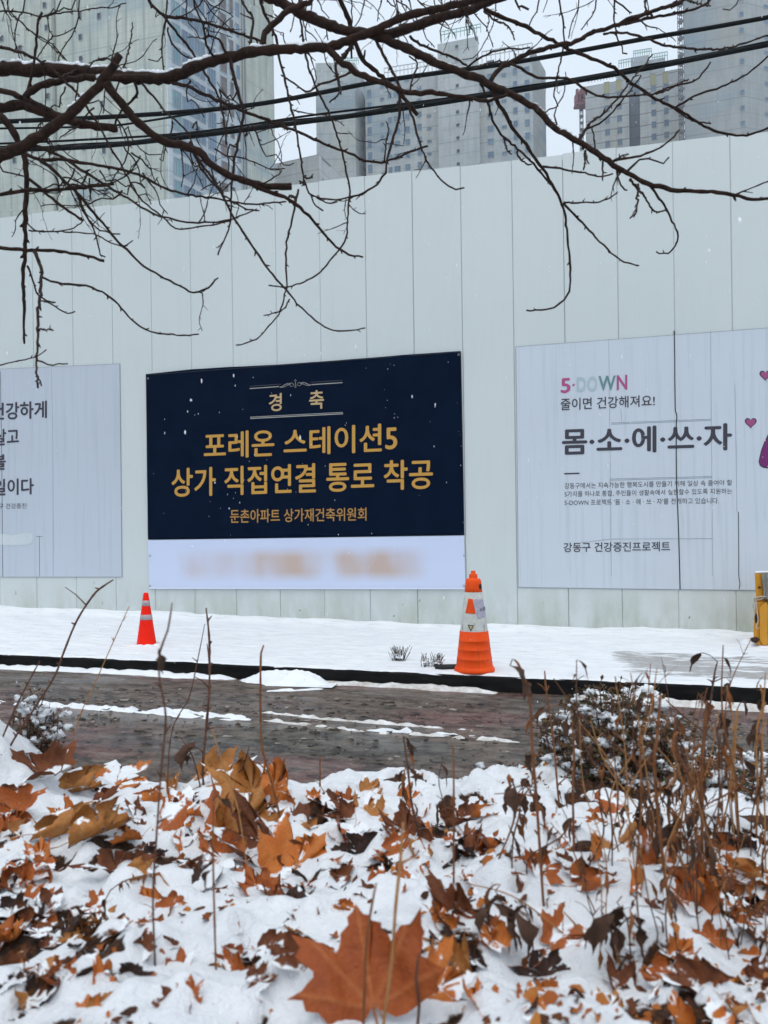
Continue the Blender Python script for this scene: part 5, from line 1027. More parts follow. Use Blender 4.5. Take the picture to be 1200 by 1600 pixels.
traced = [  # x, y, size px, kind, form, pitch, roll, spin, lift, label
    (468, 1352, 128, 'orange', FLAT, 48, 8, -35, .018, 'broad flat orange leaf with toothed lobes lying in the middle of the bank'),
    (408, 1318, 165, 'brown', CUP, 70, -10, 25, .035, 'big curled brown leaf with a dark hollow beside the broad flat orange leaf'),
    (385, 1290, 120, 'ochre', CURL, 66, 15, -20, .03, 'ochre leaf leaning on the big curled brown leaf'),
    (318, 1290, 160, 'rust', CURL, 36, -18, -30, .018, 'snow dusted rust leaf left of the big curled brown leaf'),
    (345, 1340, 90, 'rust', CURL, 40, 10, 60, .01, 'rust leaf under the snow dusted one'),
    (392, 1238, 125, 'ochre', CUP, 80, 0, 10, .04, 'tall upright ochre leaf at the crest of the bank'),
    (430, 1238, 100, 'orange', ROLL, 82, 10, -12, .04, 'narrow upright orange leaf at the crest next to the tall ochre one'),
    (352, 1218, 110, 'ochre', CURL, 24, -8, -60, .02, 'tan leaf lying on the crest under the dark knobby stalk'),
    (188, 1212, 120, 'orange', FLAT, 12, -6, -80, .012, 'long tan orange leaf lying flat on the crest at the left'),
    (125, 1236, 95, 'ochre', ROLL, 24, 6, -70, .01, 'tan rolled leaf below the crest at the left'),
    (160, 1300, 120, 'ochre', ROLL, 26, -10, -68, .016, 'long tapered tan leaf lying across the snow at the left'),
    (98, 1300, 110, 'ochre', ROLL, 22, 4, -75, .008, 'slim tan leaf beside the long tapered one'),
    (22, 1272, 110, 'rust', CUP, 62, -12, 40, .03, 'hooded rust leaf at the left edge of the bank'),
    (60, 1212, 120, 'brown', CUP, 40, 10, 70, .03, 'olive brown crumpled leaf below the snowy hump at the left edge'),
    (62, 1332, 70, 'orange', CURL, 40, 0, 15, .008, 'small crisp orange leaf below the long tapered tan leaf'),
    (180, 1358, 95, 'brown', CUP, 46, 14, 40, .015, 'dark brown curled leaf in the middle left snow'),
    (118, 1225, 60, 'brown', CURL, 30, 0, 80, .008, None), (215, 1265, 50, 'brown', CUP, 60, 0, 0, .01, None), (186, 1300, 60, 'brown', CUP, 60, 10, 20, .012, None), (272, 1232, 55, 'ochre', CUP, 60, 0, -20, .015, None),
    (20, 1382, 80, 'rust', CURL, 35, 5, 80, .008, None), (15, 1420, 70, 'dark', CUP, 50, 0, 30, .01, None), (148, 1415, 50, 'rust', FLAT, 25, 0, 100, .004, None), (232, 1405, 55, 'orange', CURL, 50, 10, 40, .01, None), (270, 1408, 44, 'rust', CUP, 60, 0, 0, .01, None),
    (165, 1527, 70, 'orange', CUP, 60, 5, -30, .014, 'orange leaf stub poking from the snow at the lower left'), (205, 1525, 80, 'dark', CUP, 60, -10, 20, .014, 'almost black curled leaf beside the orange stub at the lower left'), (225, 1485, 60, 'brown', CURL, 55, 0, 120, .01, None),
    (297, 1558, 62, 'rust', FLAT, 70, 0, 4, .018, 'small rust leaf standing like a star left of the largest leaf'), (138, 1573, 44, 'orange', FLAT, 60, 0, 15, .01, 'tiny orange leaf standing alone at the bottom left'), (375, 1515, 80, 'rust', CUP, 60, -8, -20, .014, 'crumpled rust leaf left of the largest leaf'), (405, 1535, 70, 'brown', CURL, 40, 12, -70, .01, None), (265, 1475, 40, 'brown', CUP, 60, 0, 40, .01, None), (105, 1520, 40, 'rust', CUP, 60, 0, 0, .01, None),
    (400, 1385, 75, 'rust', CURL, 60, 6, 30, .016, 'toothed rust leaf below the broad flat orange leaf'), (432, 1398, 70, 'brown', CUP, 60, -6, -15, .016, 'brown crumpled leaf below the broad flat orange leaf'), (535, 1370, 60, 'brown', CUP, 45, 0, 80, .01, None), (568, 1395, 45, 'brown', CURL, 40, 0, 60, .008, None), (535, 1420, 50, 'orange', ROLL, 20, 0, 80, .005, None), (462, 1490, 90, 'brown', CUP, 70, 10, 20, .02, 'dark curled leaf behind the left tip of the largest rust leaf'), 
    (535, 1252, 50, 'rust', FLAT, 45, 0, 30, .012, 'toothed orange leaf tip at the crest near the middle'), (490, 1243, 30, 'orange', FLAT, 70, 0, 0, .012, None), (580, 1235, 50, 'ochre', CURL, 50, 0, -40, .01, None), (560, 1330, 90, 'dark', ROLL, 20, 0, 85, .006, 'dark wet leaf sunk in a hollow of the middle snow'), (520, 1282, 40, 'brown', CURL, 20, 0, 0, .006, None),
    (640, 1250, 60, 'orange', CURL, 45, 8, -60, .012, 'orange leaf on the crest left of the shrub'), (712, 1285, 84, 'brown', CUP, 40, 10, 60, .02, 'brown leaf cupped under snow at the crest right of centre'), (745, 1325, 84, 'brown', ROLL, 50, -20, -30, .02, 'dark rolled leaf slanting through the snow right of centre'), (635, 1300, 90, 'brown', CUP, 60, 0, 10, .02, None), (625, 1330, 80, 'rust', CURL, 50, 6, -80, .014, None),
    (712, 1430, 120, 'brown', CUP, 62, 8, -25, .028, 'large brown curled leaf arching over a dark hollow above the largest leaf'), (690, 1440, 70, 'orange', ROLL, 76, -6, 20, .025, 'narrow orange leaf beside the brown arching leaf'), (770, 1470, 70, 'orange', CURL, 42, 0, 40, .012, 'small orange leaf right of the brown arching leaf'), (700, 1480, 80, 'dark', CUP, 60, 0, 0, .01, None),
    (930, 1333, 62, 'orange', ROLL, 70, 10, -8, .022, 'small pointed orange leaf upright in the right snow'), (985, 1340, 150, 'ochre', FLAT, 20, 6, -75, .012, 'wide ochre leaf part covered with snow right of the pointed orange one'), (1025, 1350, 90, 'rust', CURL, 40, 12, -50, .012, None), (955, 1278, 100, 'rust', FLAT, 26, 4, 80, .012, 'rust red leaf lying below the snowy shrub'), (930, 1283, 34, 'orange', CUP, 70, 0, 0, .014, None), (880, 1345, 40, 'brown', CURL, 45, 0, 30, .01, None),
    (845, 1360, 80, 'rust', CUP, 55, 6, -20, .018, 'cupped rust leaf in the right snow between two stalks'), (918, 1370, 80, 'brown', CUP, 65, 0, 15, .02, 'brown cupped leaf below the small pointed orange leaf'), (830, 1350, 50, 'orange', CURL, 60, 0, 60, .01, None), (995, 1385, 70, 'orange', ROLL, 60, -8, -20, .02, 'orange leaf among the brown stalks on the right'), (1080, 1410, 90, 'rust', CURL, 66, -8, 12, .03, 'bright rust leaf standing among the stalks at the right'), (1095, 1395, 90, 'orange', ROLL, 74, 6, -14, .03, 'slim orange leaf standing beside the bright rust leaf'), (1145, 1370, 80, 'orange', CURL, 36, 0, 50, .012, None),
    (1110, 1470, 80, 'rust', CUP, 60, 10, 10, .018, None), (1065, 1490, 70, 'orange', CURL, 50, 0, -50, .014, None), (1085, 1535, 92, 'brown', CUP, 66, -6, 30, .03, 'large dark brown leaf cupped among the lower right stalks'), (1030, 1532, 80, 'rust', CURL, 40, 8, 80, .012, 'rust leaf lying left of the large dark brown cupped leaf'), (975, 1545, 90, 'brown', CUP, 50, 0, -40, .014, None), (845, 1520, 90, 'dark', CUP, 60, 0, 20, .014, None), (880, 1470, 100, 'rust', CURL, 36, 6, -60, .012, None),
    (835, 1580, 50, 'orange', FLAT, 18, 0, 70, .004, None), (1130, 1590, 70, 'orange', FLAT, 14, 0, -80, .006, None), (1060, 1597, 80, 'orange', ROLL, 72, 0, 4, .03, 'pointed orange leaf at the very bottom right'), (742, 1497, 50, 'dark', CUP, 55, 0, 0, .01, None), (1190, 1430, 60, 'brown', CUP, 60, 0, 0, .015, None), (1180, 1530, 80, 'brown', CUP, 50, 0, 60, .015, None)]
GEN = {'rust': 'small rust coloured leaf fragment sunk in the bank snow', 'orange': 'small orange leaf fragment sunk in the bank snow', 'ochre': 'small ochre leaf fragment sunk in the bank snow', 'brown': 'brown curled leaf fragment sunk in the bank snow', 'dark': 'blackish wet leaf fragment sunk in the bank snow'}
SN = []
for i, (x, y, sz, kd, fm, pt, rl, sp, lf, lb) in enumerate(traced):
    o = place_leaf(var(kd, fm[0], fm[1], 100 + i % 9 if sz < 80 else 100 + i, 8, random.Random(i).uniform(.75, 1.1)), x, y, sz * (1.3 if sz > 85 else 1.12), pt * .8, rl, sp, lf * .45 - .004, lb or GEN[kd], LF)
LR = random.Random(77); cnt = 0
while cnt < 200:
    x, y = LR.uniform(-20, 1220), LR.uniform(1225, 1610)
    p = on_bank(x, y)
    if p.y > 2.75 or y < 1240 + 60 * (x > 850): continue
    b = float(bare(p.x, p.y))
    if b < 0.25 and LR.random() < 0.6: continue
    if 430 < x < 730 and y > 1480: continue
    sz = LR.uniform(40, 112); kd = LR.choices(('rust', 'orange', 'ochre', 'brown', 'dark'), (6, 5, 3, 5, 2))[0]; fm = LR.choice((CURL, CUP, CUP, ROLL, ROLL, CURL))
    place_leaf(var(kd, fm[0], fm[1], 200 + LR.randrange(5), 5, LR.choice((.7, .9, 1.05))), x, y, sz, LR.uniform(-8, 34), LR.uniform(-22, 22), LR.uniform(0, 360), LR.uniform(-.020, -.004), GEN[kd], LF); cnt += 1

# crumbs of leaf litter showing through the snow
m = MB(); tone = []; N_ = 4200
Yr = 1 / RNG.uniform(1 / 2.75, 1 / 0.85, N_); Xr = RNG.uniform(-.58, .58, N_) * Yr; Bn = fbm(Xr * 4.5, Yr * 4.5, 3, 71) + .5 * bare(Xr, Yr); keep = Bn > RNG.uniform(-.05, .55, N_)
Zr = z_bank(Xr, Yr) - .022 * bare(Xr, Yr) + .004 * fbm(Xr * 45, Yr * 45, 2, 61)
for x, y, z in zip(Xr[keep], Yr[keep], Zr[keep]):
    r = float(RNG.choice([RNG.uniform(.003, .008), RNG.uniform(.006, .017)])); k = int(RNG.integers(6, 10)); a0 = RNG.uniform(0, 6.28); tl = Vector((RNG.normal(0, .5), RNG.normal(0, .5), 1)).normalized(); e1 = tl.orthogonal().normalized(); e2 = tl.cross(e1)
    c_ = Vector((x, y, z + r * RNG.uniform(-.1, .25))); v = [c_ + (e1 * math.cos(a0 + 6.28 * i / k) + e2 * math.sin(a0 + 6.28 * i / k) * .6) * r * RNG.uniform(.7, 1.15) + tl * r * RNG.uniform(-.25, .5) for i in range(k)]
    m.add(v + [c_], [(i, (i + 1) % k, k) for i in range(k)]); tone += [float(RNG.uniform())] * (k + 1)
m.at['tone'] = tone; q = Mat('litter_crumb', (.1, .05, .02), .65, .2)
q.color(q.ramp(q.n('Attribute', attr='tone').outputs['Fac'], [(0.0, (0.024, 0.011, 0.007)), (0.25, (0.09, 0.030, 0.011)), (0.6, (0.28, 0.075, 0.015)), (1.0, (0.40, 0.15, 0.03))]))
tag(m.build('leaf_litter', q.m), kind='stuff')

# ------------------------------------------------------------------ dry stalks
STEM = mottled('dry_stem', (0.115, 0.042, 0.017), (0.24, 0.095, 0.036), 30, 0.7, 0.2); STEM_D = mottled('dark_stem', (0.070, 0.032, 0.020), (0.14, 0.065, 0.040), 30, 0.7, 0.2); STRAW = mottled('straw_stem', (0.27, 0.125, 0.045), (0.40, 0.205, 0.080), 30, 0.7, 0.2)
WITH = mottled('withered_leaf', (0.036, 0.020, 0.014), (0.095, 0.050, 0.033), 25, 0.75, 0.15); WITH_O = mottled('withered_tan_leaf', (0.115, 0.042, 0.015), (0.24, 0.090, 0.031), 25, 0.75, 0.15)
KR = random.Random(9)
def droop(m, p, ln, wd, az, seed):
    """a shrivelled hanging leaf: a folded, twisted blade"""
    rr = random.Random(seed); n = 9; v = []; f = []; pos = p.copy(); d = Vector((math.cos(az) * .8, math.sin(az) * .8, .35)); tw = rr.uniform(0, 6.28)
    for i in range(n):
        t = i / (n - 1); w_ = wd * (math.sin(math.pi * min(1, t * .95 + .05)) ** 1.1) * (1 - .3 * t) * rr.uniform(.6, 1.25) + .0005; a = tw + t * 2.2 + rr.uniform(-.35, .35)
        sd_ = Vector((math.cos(a), math.sin(a), 0)); q = Vector((-math.sin(a), math.cos(a), 0)) * w_ * .55
        v += [pos - sd_ * w_ + q, pos, pos + sd_ * w_ + q]
        d = (d + Vector((rr.gauss(0, .12), rr.gauss(0, .12), -.55))).normalized(); pos = pos + d * ln / n
    for i in range(n - 1):
        for k in (0, 1): a = i * 3 + k; f.append((a, a + 1, a + 4, a + 3))
    m.add(v, f)
GRP_R = 'dry brown stalks standing in the snow on the right'; GRP_L = 'thin dry stalks standing in the snow on the left'
def stalk(pts, rpx, D, label, mat=STEM, leaves=(), nl=0, lmat=WITH, size=(24, 50), group=GRP_R, side=0.3, dD=0.0, knob=.1):
    n = len(pts); 
    P = [at(x, y, D + dD * i / max(1, n - 1)) for i, (x, y) in enumerate(pts)]
    b = P[-1] if pts[-1][1] > pts[0][1] else P[0]
    zb = float(z_bank(b.x, b.y)); 
    if b.z > zb - .01: P.append(Vector((b.x + KR.uniform(-.01, .01), b.y, zb - .02)))
    base = P[-1].copy(); root = empty('dry_stalk', base, label, 'dry plant', group)
    Q, R = smooth_path(P, [rpx * .55 * D / F] + [rpx * .85 * D / F] * (len(P) - 1), 0.012)
    R = [r * (1 + KR.uniform(-knob, knob)) for r in R]; m = MB(); m.tube(Q, R, 6)
    for i in range(4, len(Q) - 1, 5):
        if KR.random() < side * 2: 
            o = Vector((KR.gauss(0, 1), KR.gauss(0, .6), .7)).normalized(); m.tube([Q[i], Q[i] + o * .008, Q[i] + o * KR.uniform(.010, .022)], [R[i] * 1.2, R[i] * .8, R[i] * .4], 5)
        if KR.random() < side * .5:
            o = Vector((KR.gauss(0, 1), KR.gauss(0, .6), KR.uniform(.1, 1))).normalized(); l = KR.uniform(.03, .09); m.tube([Q[i], Q[i] + o * l * .5, Q[i] + o * l + Vector((0, 0, -.01))], [R[i] * .7, R[i] * .5, R[i] * .35], 5)
    m.build('stem', mat, root)
    L_ = [(x, y, l) for x, y, l in leaves]
    for x, y, l in L_:
        p = at(x, y, D); q = min(Q, key=lambda q: (q - p).length); m = MB(); m.tube([q, (q + p) / 2 + Vector((0, 0, .006)), p], [.0012] * 3, 4); droop(m, p, l * D / F, l * .20 * D / F, KR.uniform(0, 6.28), KR.random()); m.build('leaf', lmat, root)
    for i in range(nl):
        j = int(len(Q) * KR.uniform(.02, .8)); l = KR.uniform(*size) * D / F; m = MB(); droop(m, Q[j], l, l * KR.uniform(.06, .14), KR.uniform(0, 6.28), KR.random()); m.build('leaf', lmat if KR.random() < .65 else (WITH_O if lmat is WITH else WITH), root)
    return root
# left and middle
stalk([(177, 906), (160, 917), (145, 931), (120, 970), (100, 1018), (85, 1057), (55, 1105), (25, 1150), (0, 1195)], 1.9, 2.3, 'long thin bent stalk arching up over the left snow hump', STEM_D, group=GRP_L)
stalk([(62, 1033), (32, 1090), (5, 1150), (-8, 1190)], 1.8, 2.3, 'short slanting stalk at the left edge', STEM_D, group=GRP_L)
stalk([(202, 947), (185, 985), (165, 1030), (145, 1075), (125, 1118), (112, 1165), (108, 1215)], 1.0, 2.4, 'very thin pale stalk leaning right of the long bent one', STRAW, group=GRP_L)
stalk([(269, 942), (262, 985), (250, 1018), (249, 1060), (259, 1120), (252, 1200), (245, 1300), (239, 1400), (242, 1500), (243, 1600)], 2.2, 1.12, 'tall blurred stalk with a hanging brown leaf rising near the slim red cone', STEM_D, [(247, 1022, 42)], group=GRP_L)
stalk([(322, 950), (327, 1000), (327, 1075), (322, 1140), (317, 1195), (318, 1225)], 2.4, 2.3, 'dark knobby stalk below the left half of the navy banner', STEM_D, [(303, 1160, 60)], group=GRP_L, side=.5, knob=.25)
stalk([(320, 975), (307, 1040), (295, 1090), (270, 1138), (262, 1215)], 1.2, 2.3, 'thin stalk leaning beside the dark knobby one', STEM_D, group=GRP_L)
stalk([(412, 1008), (408, 1020), (407, 1060), (407, 1125), (410, 1170), (425, 1225), (440, 1288)], 2.2, 1.9, 'brown stalk with a dark bud top below the middle of the navy banner', STEM, group=GRP_L)
stalk([(332, 1140), (350, 1200), (372, 1265), (388, 1372)], 1.5, 1.6, 'straw coloured stalk leaning across the upright ochre leaf', STRAW, group=GRP_L)
stalk([(333, 1250), (333, 1340), (337, 1500), (342, 1605)], 2.2, 1.1, 'blurred brown stalk with a hanging leaf in the lower left snow', STEM, [(345, 1248, 44), (333, 1360, 52), (322, 1335, 40)], group=GRP_L)
stalk([(445, 1183), (441, 1205), (436, 1240)], 2.2, 2.2, 'reddish cut stub at the crest left of centre', STEM, group=GRP_L, side=0)
stalk([(500, 1183), (500, 1240)], 2.0, 2.3, 'short straight reddish stub at the crest near the middle', STEM, group=GRP_L, side=0)
stalk([(390, 1165), (382, 1190), (370, 1215)], 1.6, 2.3, 'twiggy stub beside the knobby stalk', STEM_D, group=GRP_L, side=.8)
stalk([(280, 1150), (300, 1180), (312, 1225)], 1.4, 2.3, 'short forked twig at the foot of the knobby stalk', STEM_D, [(295, 1180, 30)], group=GRP_L, side=.8)
stalk([(532, 1419), (480, 1420), (400, 1425), (340, 1436), (285, 1447), (270, 1452)], 1.8, 1.45, 'long straight stick lying over the snow in the middle left', STEM_D, group=GRP_L, side=.2)
stalk([(660, 1546), (690, 1557), (720, 1562), (780, 1575), (830, 1600), (850, 1620)], 2.2, 1.02, 'thin dark stick curving out from the largest leaf', STEM_D, group=GRP_L, side=.1)
stalk([(655, 1490), (650, 1530), (655, 1570), (650, 1620)], 3.0, 0.95, 'dark stick crossing the right edge of the largest leaf', STEM_D, group=GRP_L, side=.1)
stalk([(630, 1285), (625, 1350), (618, 1420), (612, 1500), (600, 1595), (598, 1625)], 3.0, 0.93, 'straw stalk standing in front of the largest rust leaf', STRAW, group=GRP_L, side=.1)
stalk([(588, 1380), (580, 1420), (572, 1480), (568, 1595), (567, 1625)], 2.6, 0.93, 'brown stalk left of the straw one in front of the largest leaf', STEM, group=GRP_L, side=.1)
for i, (x, y) in enumerate(((40, 1480), (60, 1505), (22, 1520))):
    stalk([(x, y), (x - 3, y + 40), (x - 12, 1570), (x - 15, 1620)], 1.3, 1.05, ('feathery dry weed at the bottom left corner', 'shorter feathery weed right of the corner one', 'thin feathery weed at the left edge of the bottom corner')[i], STEM, nl=9, lmat=WITH_O, size=(8, 18), group='feathery weeds at the bottom left', side=.9)
for i, (x, y) in enumerate(((110, 1440), (185, 1370), (95, 1430))):
    stalk([(x + 60, y - 5), (x + 30, y), (x, y + 12), (x - 20, y + 35)], 1.2, 1.35, ('drooping brown seed spray in the left snow', 'upright brown seed spray above the drooping one', 'small seed spray left of the drooping one')[i], STEM_D, nl=14, lmat=WITH_O, size=(14, 32), group='seed sprays in the left snow', side=.6)
# right cluster
stalk([(804, 1031), (809, 1036), (820, 1062), (829, 1105), (831, 1160), (838, 1245), (845, 1350), (850, 1420), (860, 1500), (866, 1600)], 2.6, 1.35, 'tall orange brown stalk with a big dark hanging leaf beside the large cone', STEM, [(797, 1040, 70), (826, 1066, 34), (820, 1180, 60), (806, 1230, 60)], nl=5)
stalk([(1121, 1034), (1117, 1050), (1112, 1085), (1105, 1130), (1100, 1180), (1098, 1280), (1096, 1330)], 1.8, 1.9, 'stalk with a dark hanging leaf below the right poster', STEM_D, [(1097, 1020, 48), (1127, 1115, 36)], nl=2)
stalk([(851, 1048), (853, 1075), (858, 1110), (865, 1160), (872, 1240), (878, 1290)], 1.8, 2.1, 'stalk with a small bud top beside the big dark hanging leaf', STEM, [(852, 1104, 42)], nl=3)
stalk([(1152, 1108), (1147, 1160), (1143, 1190), (1149, 1240), (1155, 1310)], 3.0, 1.7, 'thick pale tan stalk near the right edge', STRAW, [(1163, 1095, 38)], nl=3)
stalk([(1104, 1096), (1099, 1160), (1095, 1222), (1098, 1270), (1095, 1330), (1088, 1450), (1080, 1500)], 3.0, 1.5, 'thickest orange brown stalk in the right cluster', STEM, [(1108, 1100, 50)], nl=8, lmat=WITH_O, size=(30, 60))
stalk([(1054, 1118), (1057, 1168), (1073, 1207), (1092, 1238), (1105, 1310), (1110, 1400)], 2.6, 1.55, 'bent orange stalk crossing behind the thickest one', STEM, nl=6, lmat=WITH_O)
stalk([(1032, 1085), (1026, 1160), (1022, 1190), (1030, 1290), (1038, 1360), (1050, 1450), (1056, 1550), (1056, 1610)], 3.0, 1.3, 'long tan stalk running down to the bottom right', STEM, [(1010, 1090, 40), (1030, 1230, 60)], nl=8)
stalk([(1041, 1094), (1067, 1118), (1095, 1140), (1120, 1162), (1136, 1184), (1162, 1232), (1184, 1260), (1200, 1330)], 1.6, 1.8, 'thin arching stalk leaning far to the right', STEM_D, [(1127, 1120, 36), (1160, 1186, 42)], nl=1)
stalk([(1188, 1070), (1192, 1100), (1181, 1150), (1184, 1225), (1182, 1300), (1178, 1400)], 2.0, 1.7, 'straw stalk nearest the right edge below the yellow barrier', STRAW, [(1182, 1140, 36), (1185, 1095, 30)], nl=3)
stalk([(893, 1110), (897, 1180), (895, 1230), (897, 1325), (901, 1440)], 2.2, 1.5, 'straight reddish stalk in front of the left end of the shrub', STEM, [(895, 1130, 40)], nl=4)
stalk([(708, 1165), (709, 1225), (709, 1350), (708, 1495)], 2.0, 1.35, 'straight thin reddish stalk below the large cone', STEM, nl=0, side=.2)
stalk([(630, 1150), (637, 1200), (645, 1265), (662, 1330), (680, 1372)], 2.2, 1.7, 'slanting brown stalk left of the straight reddish ones', STEM_D, [(640, 1200, 36)], nl=4)
stalk([(1050, 1322), (1100, 1410), (1150, 1490), (1200, 1568)], 2.6, 1.35, 'straw stalk fallen diagonally at the lower right', STRAW, side=.15)
stalk([(880, 1424), (895, 1440), (950, 1500), (1015, 1570)], 1.8, 1.25, 'thin straw stalk fallen diagonally in the lower middle right', STRAW, side=.2)
stalk([(728, 1380), (800, 1400), (870, 1450), (960, 1530), (1000, 1560)], 1.4, 1.25, 'long arching straw stem across the right snow', STRAW, side=.2)
stalk([(865, 1060), (905, 1115), (945, 1150), (1000, 1200), (1060, 1290), (1110, 1400)], 1.6, 1.8, 'thin brown stalk arching through the shrub', STEM_D, [(888, 1118, 44), (905, 1140, 40)], nl=3)
for i in range(18):
    x = KR.uniform(1010, 1190); yb = KR.uniform(1330, 1480); h = KR.uniform(170, 360); D_ = KR.uniform(1.45, 1.9); lx = KR.gauss(0, 50)
    stalk([(x + lx, yb - h), (x + lx * .8 + KR.gauss(0, 18), yb - h * .75), (x + lx * .45 + KR.gauss(0, 18), yb - h * .45), (x, yb)], KR.uniform(.8, 1.8), D_, 'orange tan withered stalk hung with shrivelled leaves in the right hand tangle', KR.choice((STEM, STRAW, STEM)), nl=KR.randint(6, 13), lmat=KR.choice((WITH_O, WITH)), size=(14, 46), group='tan withered stalks of the right hand tangle', side=.7)
lab = ['drooping dark leaf stalk %s' % s for s in ('left of the large cone', 'just right of the large cone foot')]
rr = random.Random(31); WHERE = ['in front of the snowy shrub', 'among the thick stalks on the right', 'in the lower right snow', 'beside the wide ochre leaf']
for i in range(48):
    x = rr.uniform(930, 1215) if i % 8 else rr.uniform(640, 930); yb = rr.uniform(1310, 1540) if x > 820 else rr.uniform(1290, 1400); p = on_bank(x, yb); h = rr.uniform(130, 340) * (1 if x > 860 else .5); lx = rr.gauss(0, 45)
    pts = [(x + lx, yb - h), (x + lx * .7 + rr.gauss(0, 13), yb - h * .66), (x + lx * .3 + rr.gauss(0, 13), yb - h * .33), (x, yb)]
    mt_ = rr.choice((STEM, STEM, STEM_D, STRAW)); stalk(pts, rr.uniform(0.8, 1.7), p.y, {0: 'reddish brown withered stalk with curled hanging leaves', 1: 'dark brown withered stalk with curled hanging leaves', 2: 'straw coloured withered stalk with curled hanging leaves'}[(mt_ is STEM_D) + 2 * (mt_ is STRAW)] + ' in the right hand tangle', mt_, nl=rr.randint(2, 8), lmat=rr.choice((WITH, WITH_O)), size=(16, 50), group='withered stalks of the right hand tangle')
for i, (x, y, l) in enumerate(((960, 1428, 90), (935, 1440, 60), (808, 1425, 85), (770, 1410, 70), (980, 1440, 60), (1050, 1290, 80), (815, 1240, 60), (1000, 1270, 70))):
    stalk([(x + 12, y - 28), (x + 4, y - 18), (x + 20, y + 10), (x + 26, y + l)], 1.4, on_bank(x + 20, min(1590, y + l)).y, ('blackish leaf cluster drooping over the lower right snow', 'dark leaf pair left of the blackish cluster', 'grey brown leaf curtain in the middle right snow', 'thin grey leaf strip left of the grey brown curtain', 'dark leaf tuft right of the blackish cluster', 'dark leaf bunch under the thickest stalk', 'dark leaf strip by the tall orange brown stalk', 'dark leaf bunch left of the thickest stalk')[i], STEM_D, [(x, y, l), (x + 14, y - 6, l * .8), (x - 12, y + 8, l * .7)], nl=2, size=(40, 70), group='drooping dark leaf clusters on the right')

# ------------------------------------------------------------------ snowy shrubs at the road edge
SLEAF = mottled('shrub_leaf', (0.018, 0.019, 0.008), (0.075, 0.058, 0.020), 30, 0.5, 0.3); SLEAF_B = mottled('shrub_brown_leaf', (0.045, 0.022, 0.010), (0.15, 0.070, 0.024), 30, 0.6, 0.25)
def shrub(name, cx_, cy_, D, w_, h_, d_, ntw, label, seed, cat='shrub', snow=1.0, base_y=None, leafn=9, lsz=(.012, .022)):
    rr = random.Random(seed); top_ = at(cx_, cy_ - h_ / 2, D); bot = at(cx_, base_y or cy_ + h_ / 2, D); W_ = w_ * D / F / 2
    root = empty(name, bot, label, cat); mt_ = MB(); ml = MB(); mb_ = MB(); ms = MB(); H_ = top_.z - bot.z
    for i in range(ntw):
        a = rr.uniform(-1, 1); dd = rr.uniform(-1, 1); hh = H_ * math.sqrt(max(.05, 1 - .75 * a * a - .2 * dd * dd)) * rr.uniform(.55, 1.05)
        p0 = bot + Vector((a * W_ * .35, dd * d_ * .35, -.02)); p1 = bot + Vector((a * W_ * rr.uniform(.7, 1.05), dd * d_, hh)); pm = (p0 + p1) / 2 + Vector((rr.gauss(0, .02), rr.gauss(0, .02), hh * .12))
        Q, R = smooth_path([p0, pm, p1], [.004, .0028, .0014], .02); mt_.tube(Q, R, 5)
        for k in range(int(leafn * (1 + rr.random()))):
            t = rr.uniform(.25, 1.0); q = Q[min(len(Q) - 1, int(t * len(Q)))]; o = Vector((rr.gauss(0, 1), rr.gauss(0, 1), rr.gauss(.2, .6))).normalized(); st = q + o * rr.uniform(.008, .035); mt_.tube([q, st], [.0011, .0008], 3)
            l = rr.uniform(*lsz); sd_ = o.cross(Vector((rr.gauss(0, 1), rr.gauss(0, 1), rr.gauss(0, 1)))).normalized() * l * .32; up = o.cross(sd_).normalized() * l * .12
            (ml if rr.random() < .6 else mb_).add([st, st + o * l * .45 + sd_ - up * -1, st + o * l, st + o * l * .45 - sd_ + up, st + o * l * .45], [(0, 1, 4), (1, 2, 4), (2, 3, 4), (3, 0, 4)])
            if rr.random() < .12 * snow and t > .5: s_ = rr.uniform(.005, .014); ms.blob(st + Vector((0, 0, .004)), (s_ * 1.2, s_ * 1.1, s_ * .7), rr.random(), 8, 5, .9)
        if rr.random() < .5 * snow:
            for z in range(rr.randint(1, 3)): s_ = rr.uniform(.009, .024); q = Q[int(len(Q) * rr.uniform(.4, .98))]; ms.blob(q + Vector((rr.gauss(0, .015), rr.gauss(0, .015), .004)), (s_ * 1.3, s_ * 1.1, s_ * .62), rr.random(), 10, 7, .9)
    mt_.build('stem', STEM_D, root); ml.build('foliage', SLEAF, root, False); mb_.build('foliage', SLEAF_B, root, False); ms.build('snow', SNOW, root); return root
shrub('shrub', 960, 1195, 2.55, 290, 240, .22, 330, 'low dark green shrub loaded with snow clumps behind the stalks on the right', 5, base_y=1335, leafn=30, lsz=(.013, .026), snow=.6)
shrub('shrub', 1140, 1255, 2.4, 170, 170, .2, 110, 'smaller snowy brown shrub at the right edge under the straw stalks', 6, base_y=1360, leafn=24, snow=.8)
shrub('shrub', 800, 1235, 2.75, 150, 60, .14, 50, 'low fringe of snowy twigs left of the dark green shrub', 8, base_y=1270, leafn=10)
shrub('shrub', 50, 1128, 2.5, 92, 110, .09, 34, 'small sparse snowy shrub at the left edge of the road', 7, base_y=1215, leafn=16, lsz=(.010, .017), snow=.55)
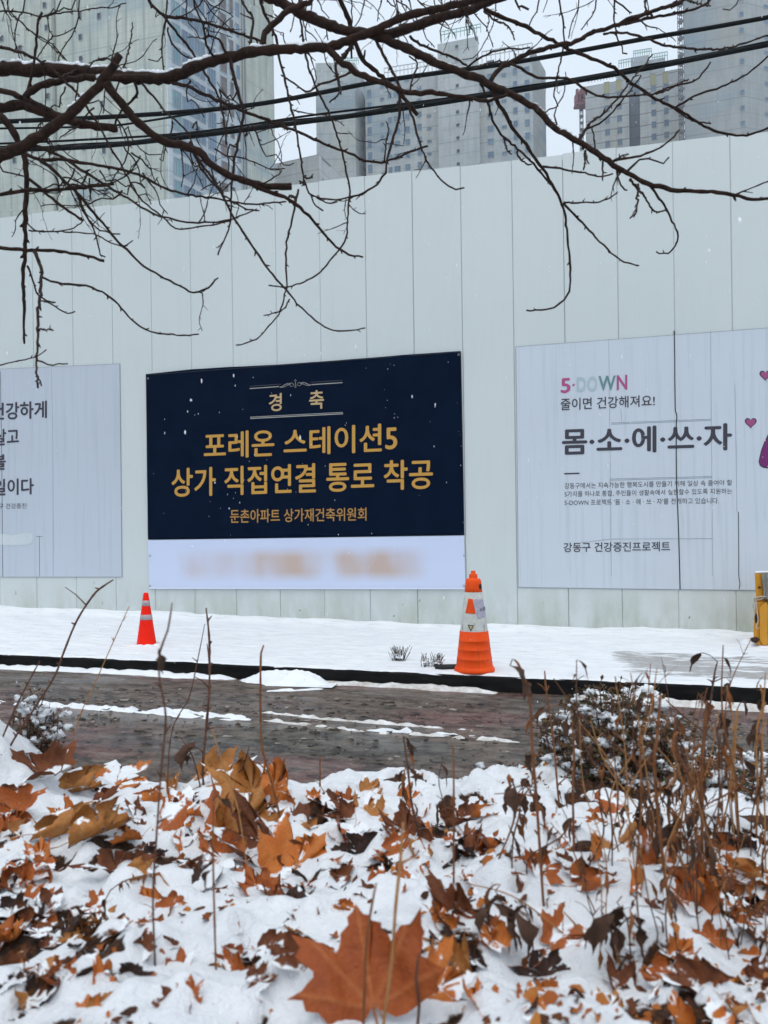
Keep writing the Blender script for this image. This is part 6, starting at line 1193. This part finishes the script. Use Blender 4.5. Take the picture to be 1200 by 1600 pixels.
for (x, y, w_, h_, D_, lb, sd_) in ((624, 1031, 22, 22, None, 'small grey twiggy tuft poking through the pavement snow', 3), (674, 1041, 40, 20, None, 'wider spread twiggy tuft next to the black rubber block', 4)):
    p = on_street(x, y); rr = random.Random(sd_); root = empty('plant_tuft', p, lb, 'plant', 'plant tufts in the pavement snow'); m = MB(); ms = MB()
    for i in range(46):
        a = rr.uniform(-1, 1); b_ = Vector((a * w_ * .4 * p.y / F, rr.uniform(-.06, .06), 0)); t_ = b_ + Vector((rr.gauss(0, .03) + a * .03, rr.gauss(0, .02), rr.uniform(.5, 1.05) * h_ * p.y / F)); m.tube([p + b_ + Vector((0, 0, -.02)), p + (b_ + t_) / 2 + Vector((rr.gauss(0, .008), 0, 0)), p + t_], [.004, .0035, .004], 4)
        if rr.random() < .35: ms.blob(p + (b_ * .6 + t_ * .4), (.02, .016, .011), i, 8, 5, .4)
    m.build('twig', mottled('grey_twig', (0.055, 0.045, 0.038), (0.13, 0.115, 0.10), 60), root); ms.build('snow', SNOW, root)
# ------------------------------------------------------------------ falling snow
m = MB(); rr = random.Random(44)
for i in range(760):
    D = rr.uniform(2.5, 11.0) if i % 3 == 0 else rr.uniform(6, 11); p = at(rr.uniform(-60, 1260), rr.uniform(-40, 1100), D); s_, t_, z_ = w2loc(p)
    if t_ > -.2: continue
    r = rr.uniform(.0016, .0032); m.blob(p, (r, r, r * rr.uniform(1.2, 3.5)), i, 6, 4, .2)
for x, y, D in ((1156, 345, 1.3), (1108, 392, 2.2), (298, 625, 3.0), (680, 632, 3.2)): m.blob(at(x, y, D), (.0026, .0026, .0055), x, 8, 6, .2)
tag(m.build('snow_flakes', flat('flake_snow', (0.85, 0.87, 0.9))), kind='stuff')
# ------------------------------------------------------------------ hazy air
hz = Mat('haze_air'); hz.nt.nodes.remove(hz.b); v_ = hz.n('VolumePrincipled'); v_.inputs['Color'].default_value = (0.93, 0.96, 1, 1); v_.inputs['Density'].default_value = 0.0009; v_.inputs['Anisotropy'].default_value = 0.2
hz.l(v_.outputs[0], hz.nt.nodes['Material Output'].inputs['Volume'])
m = MB(); m.box((-140, -12, -1.95), (190, 245, 125)); tag(m.build('haze', hz.m, None, False), kind='stuff')
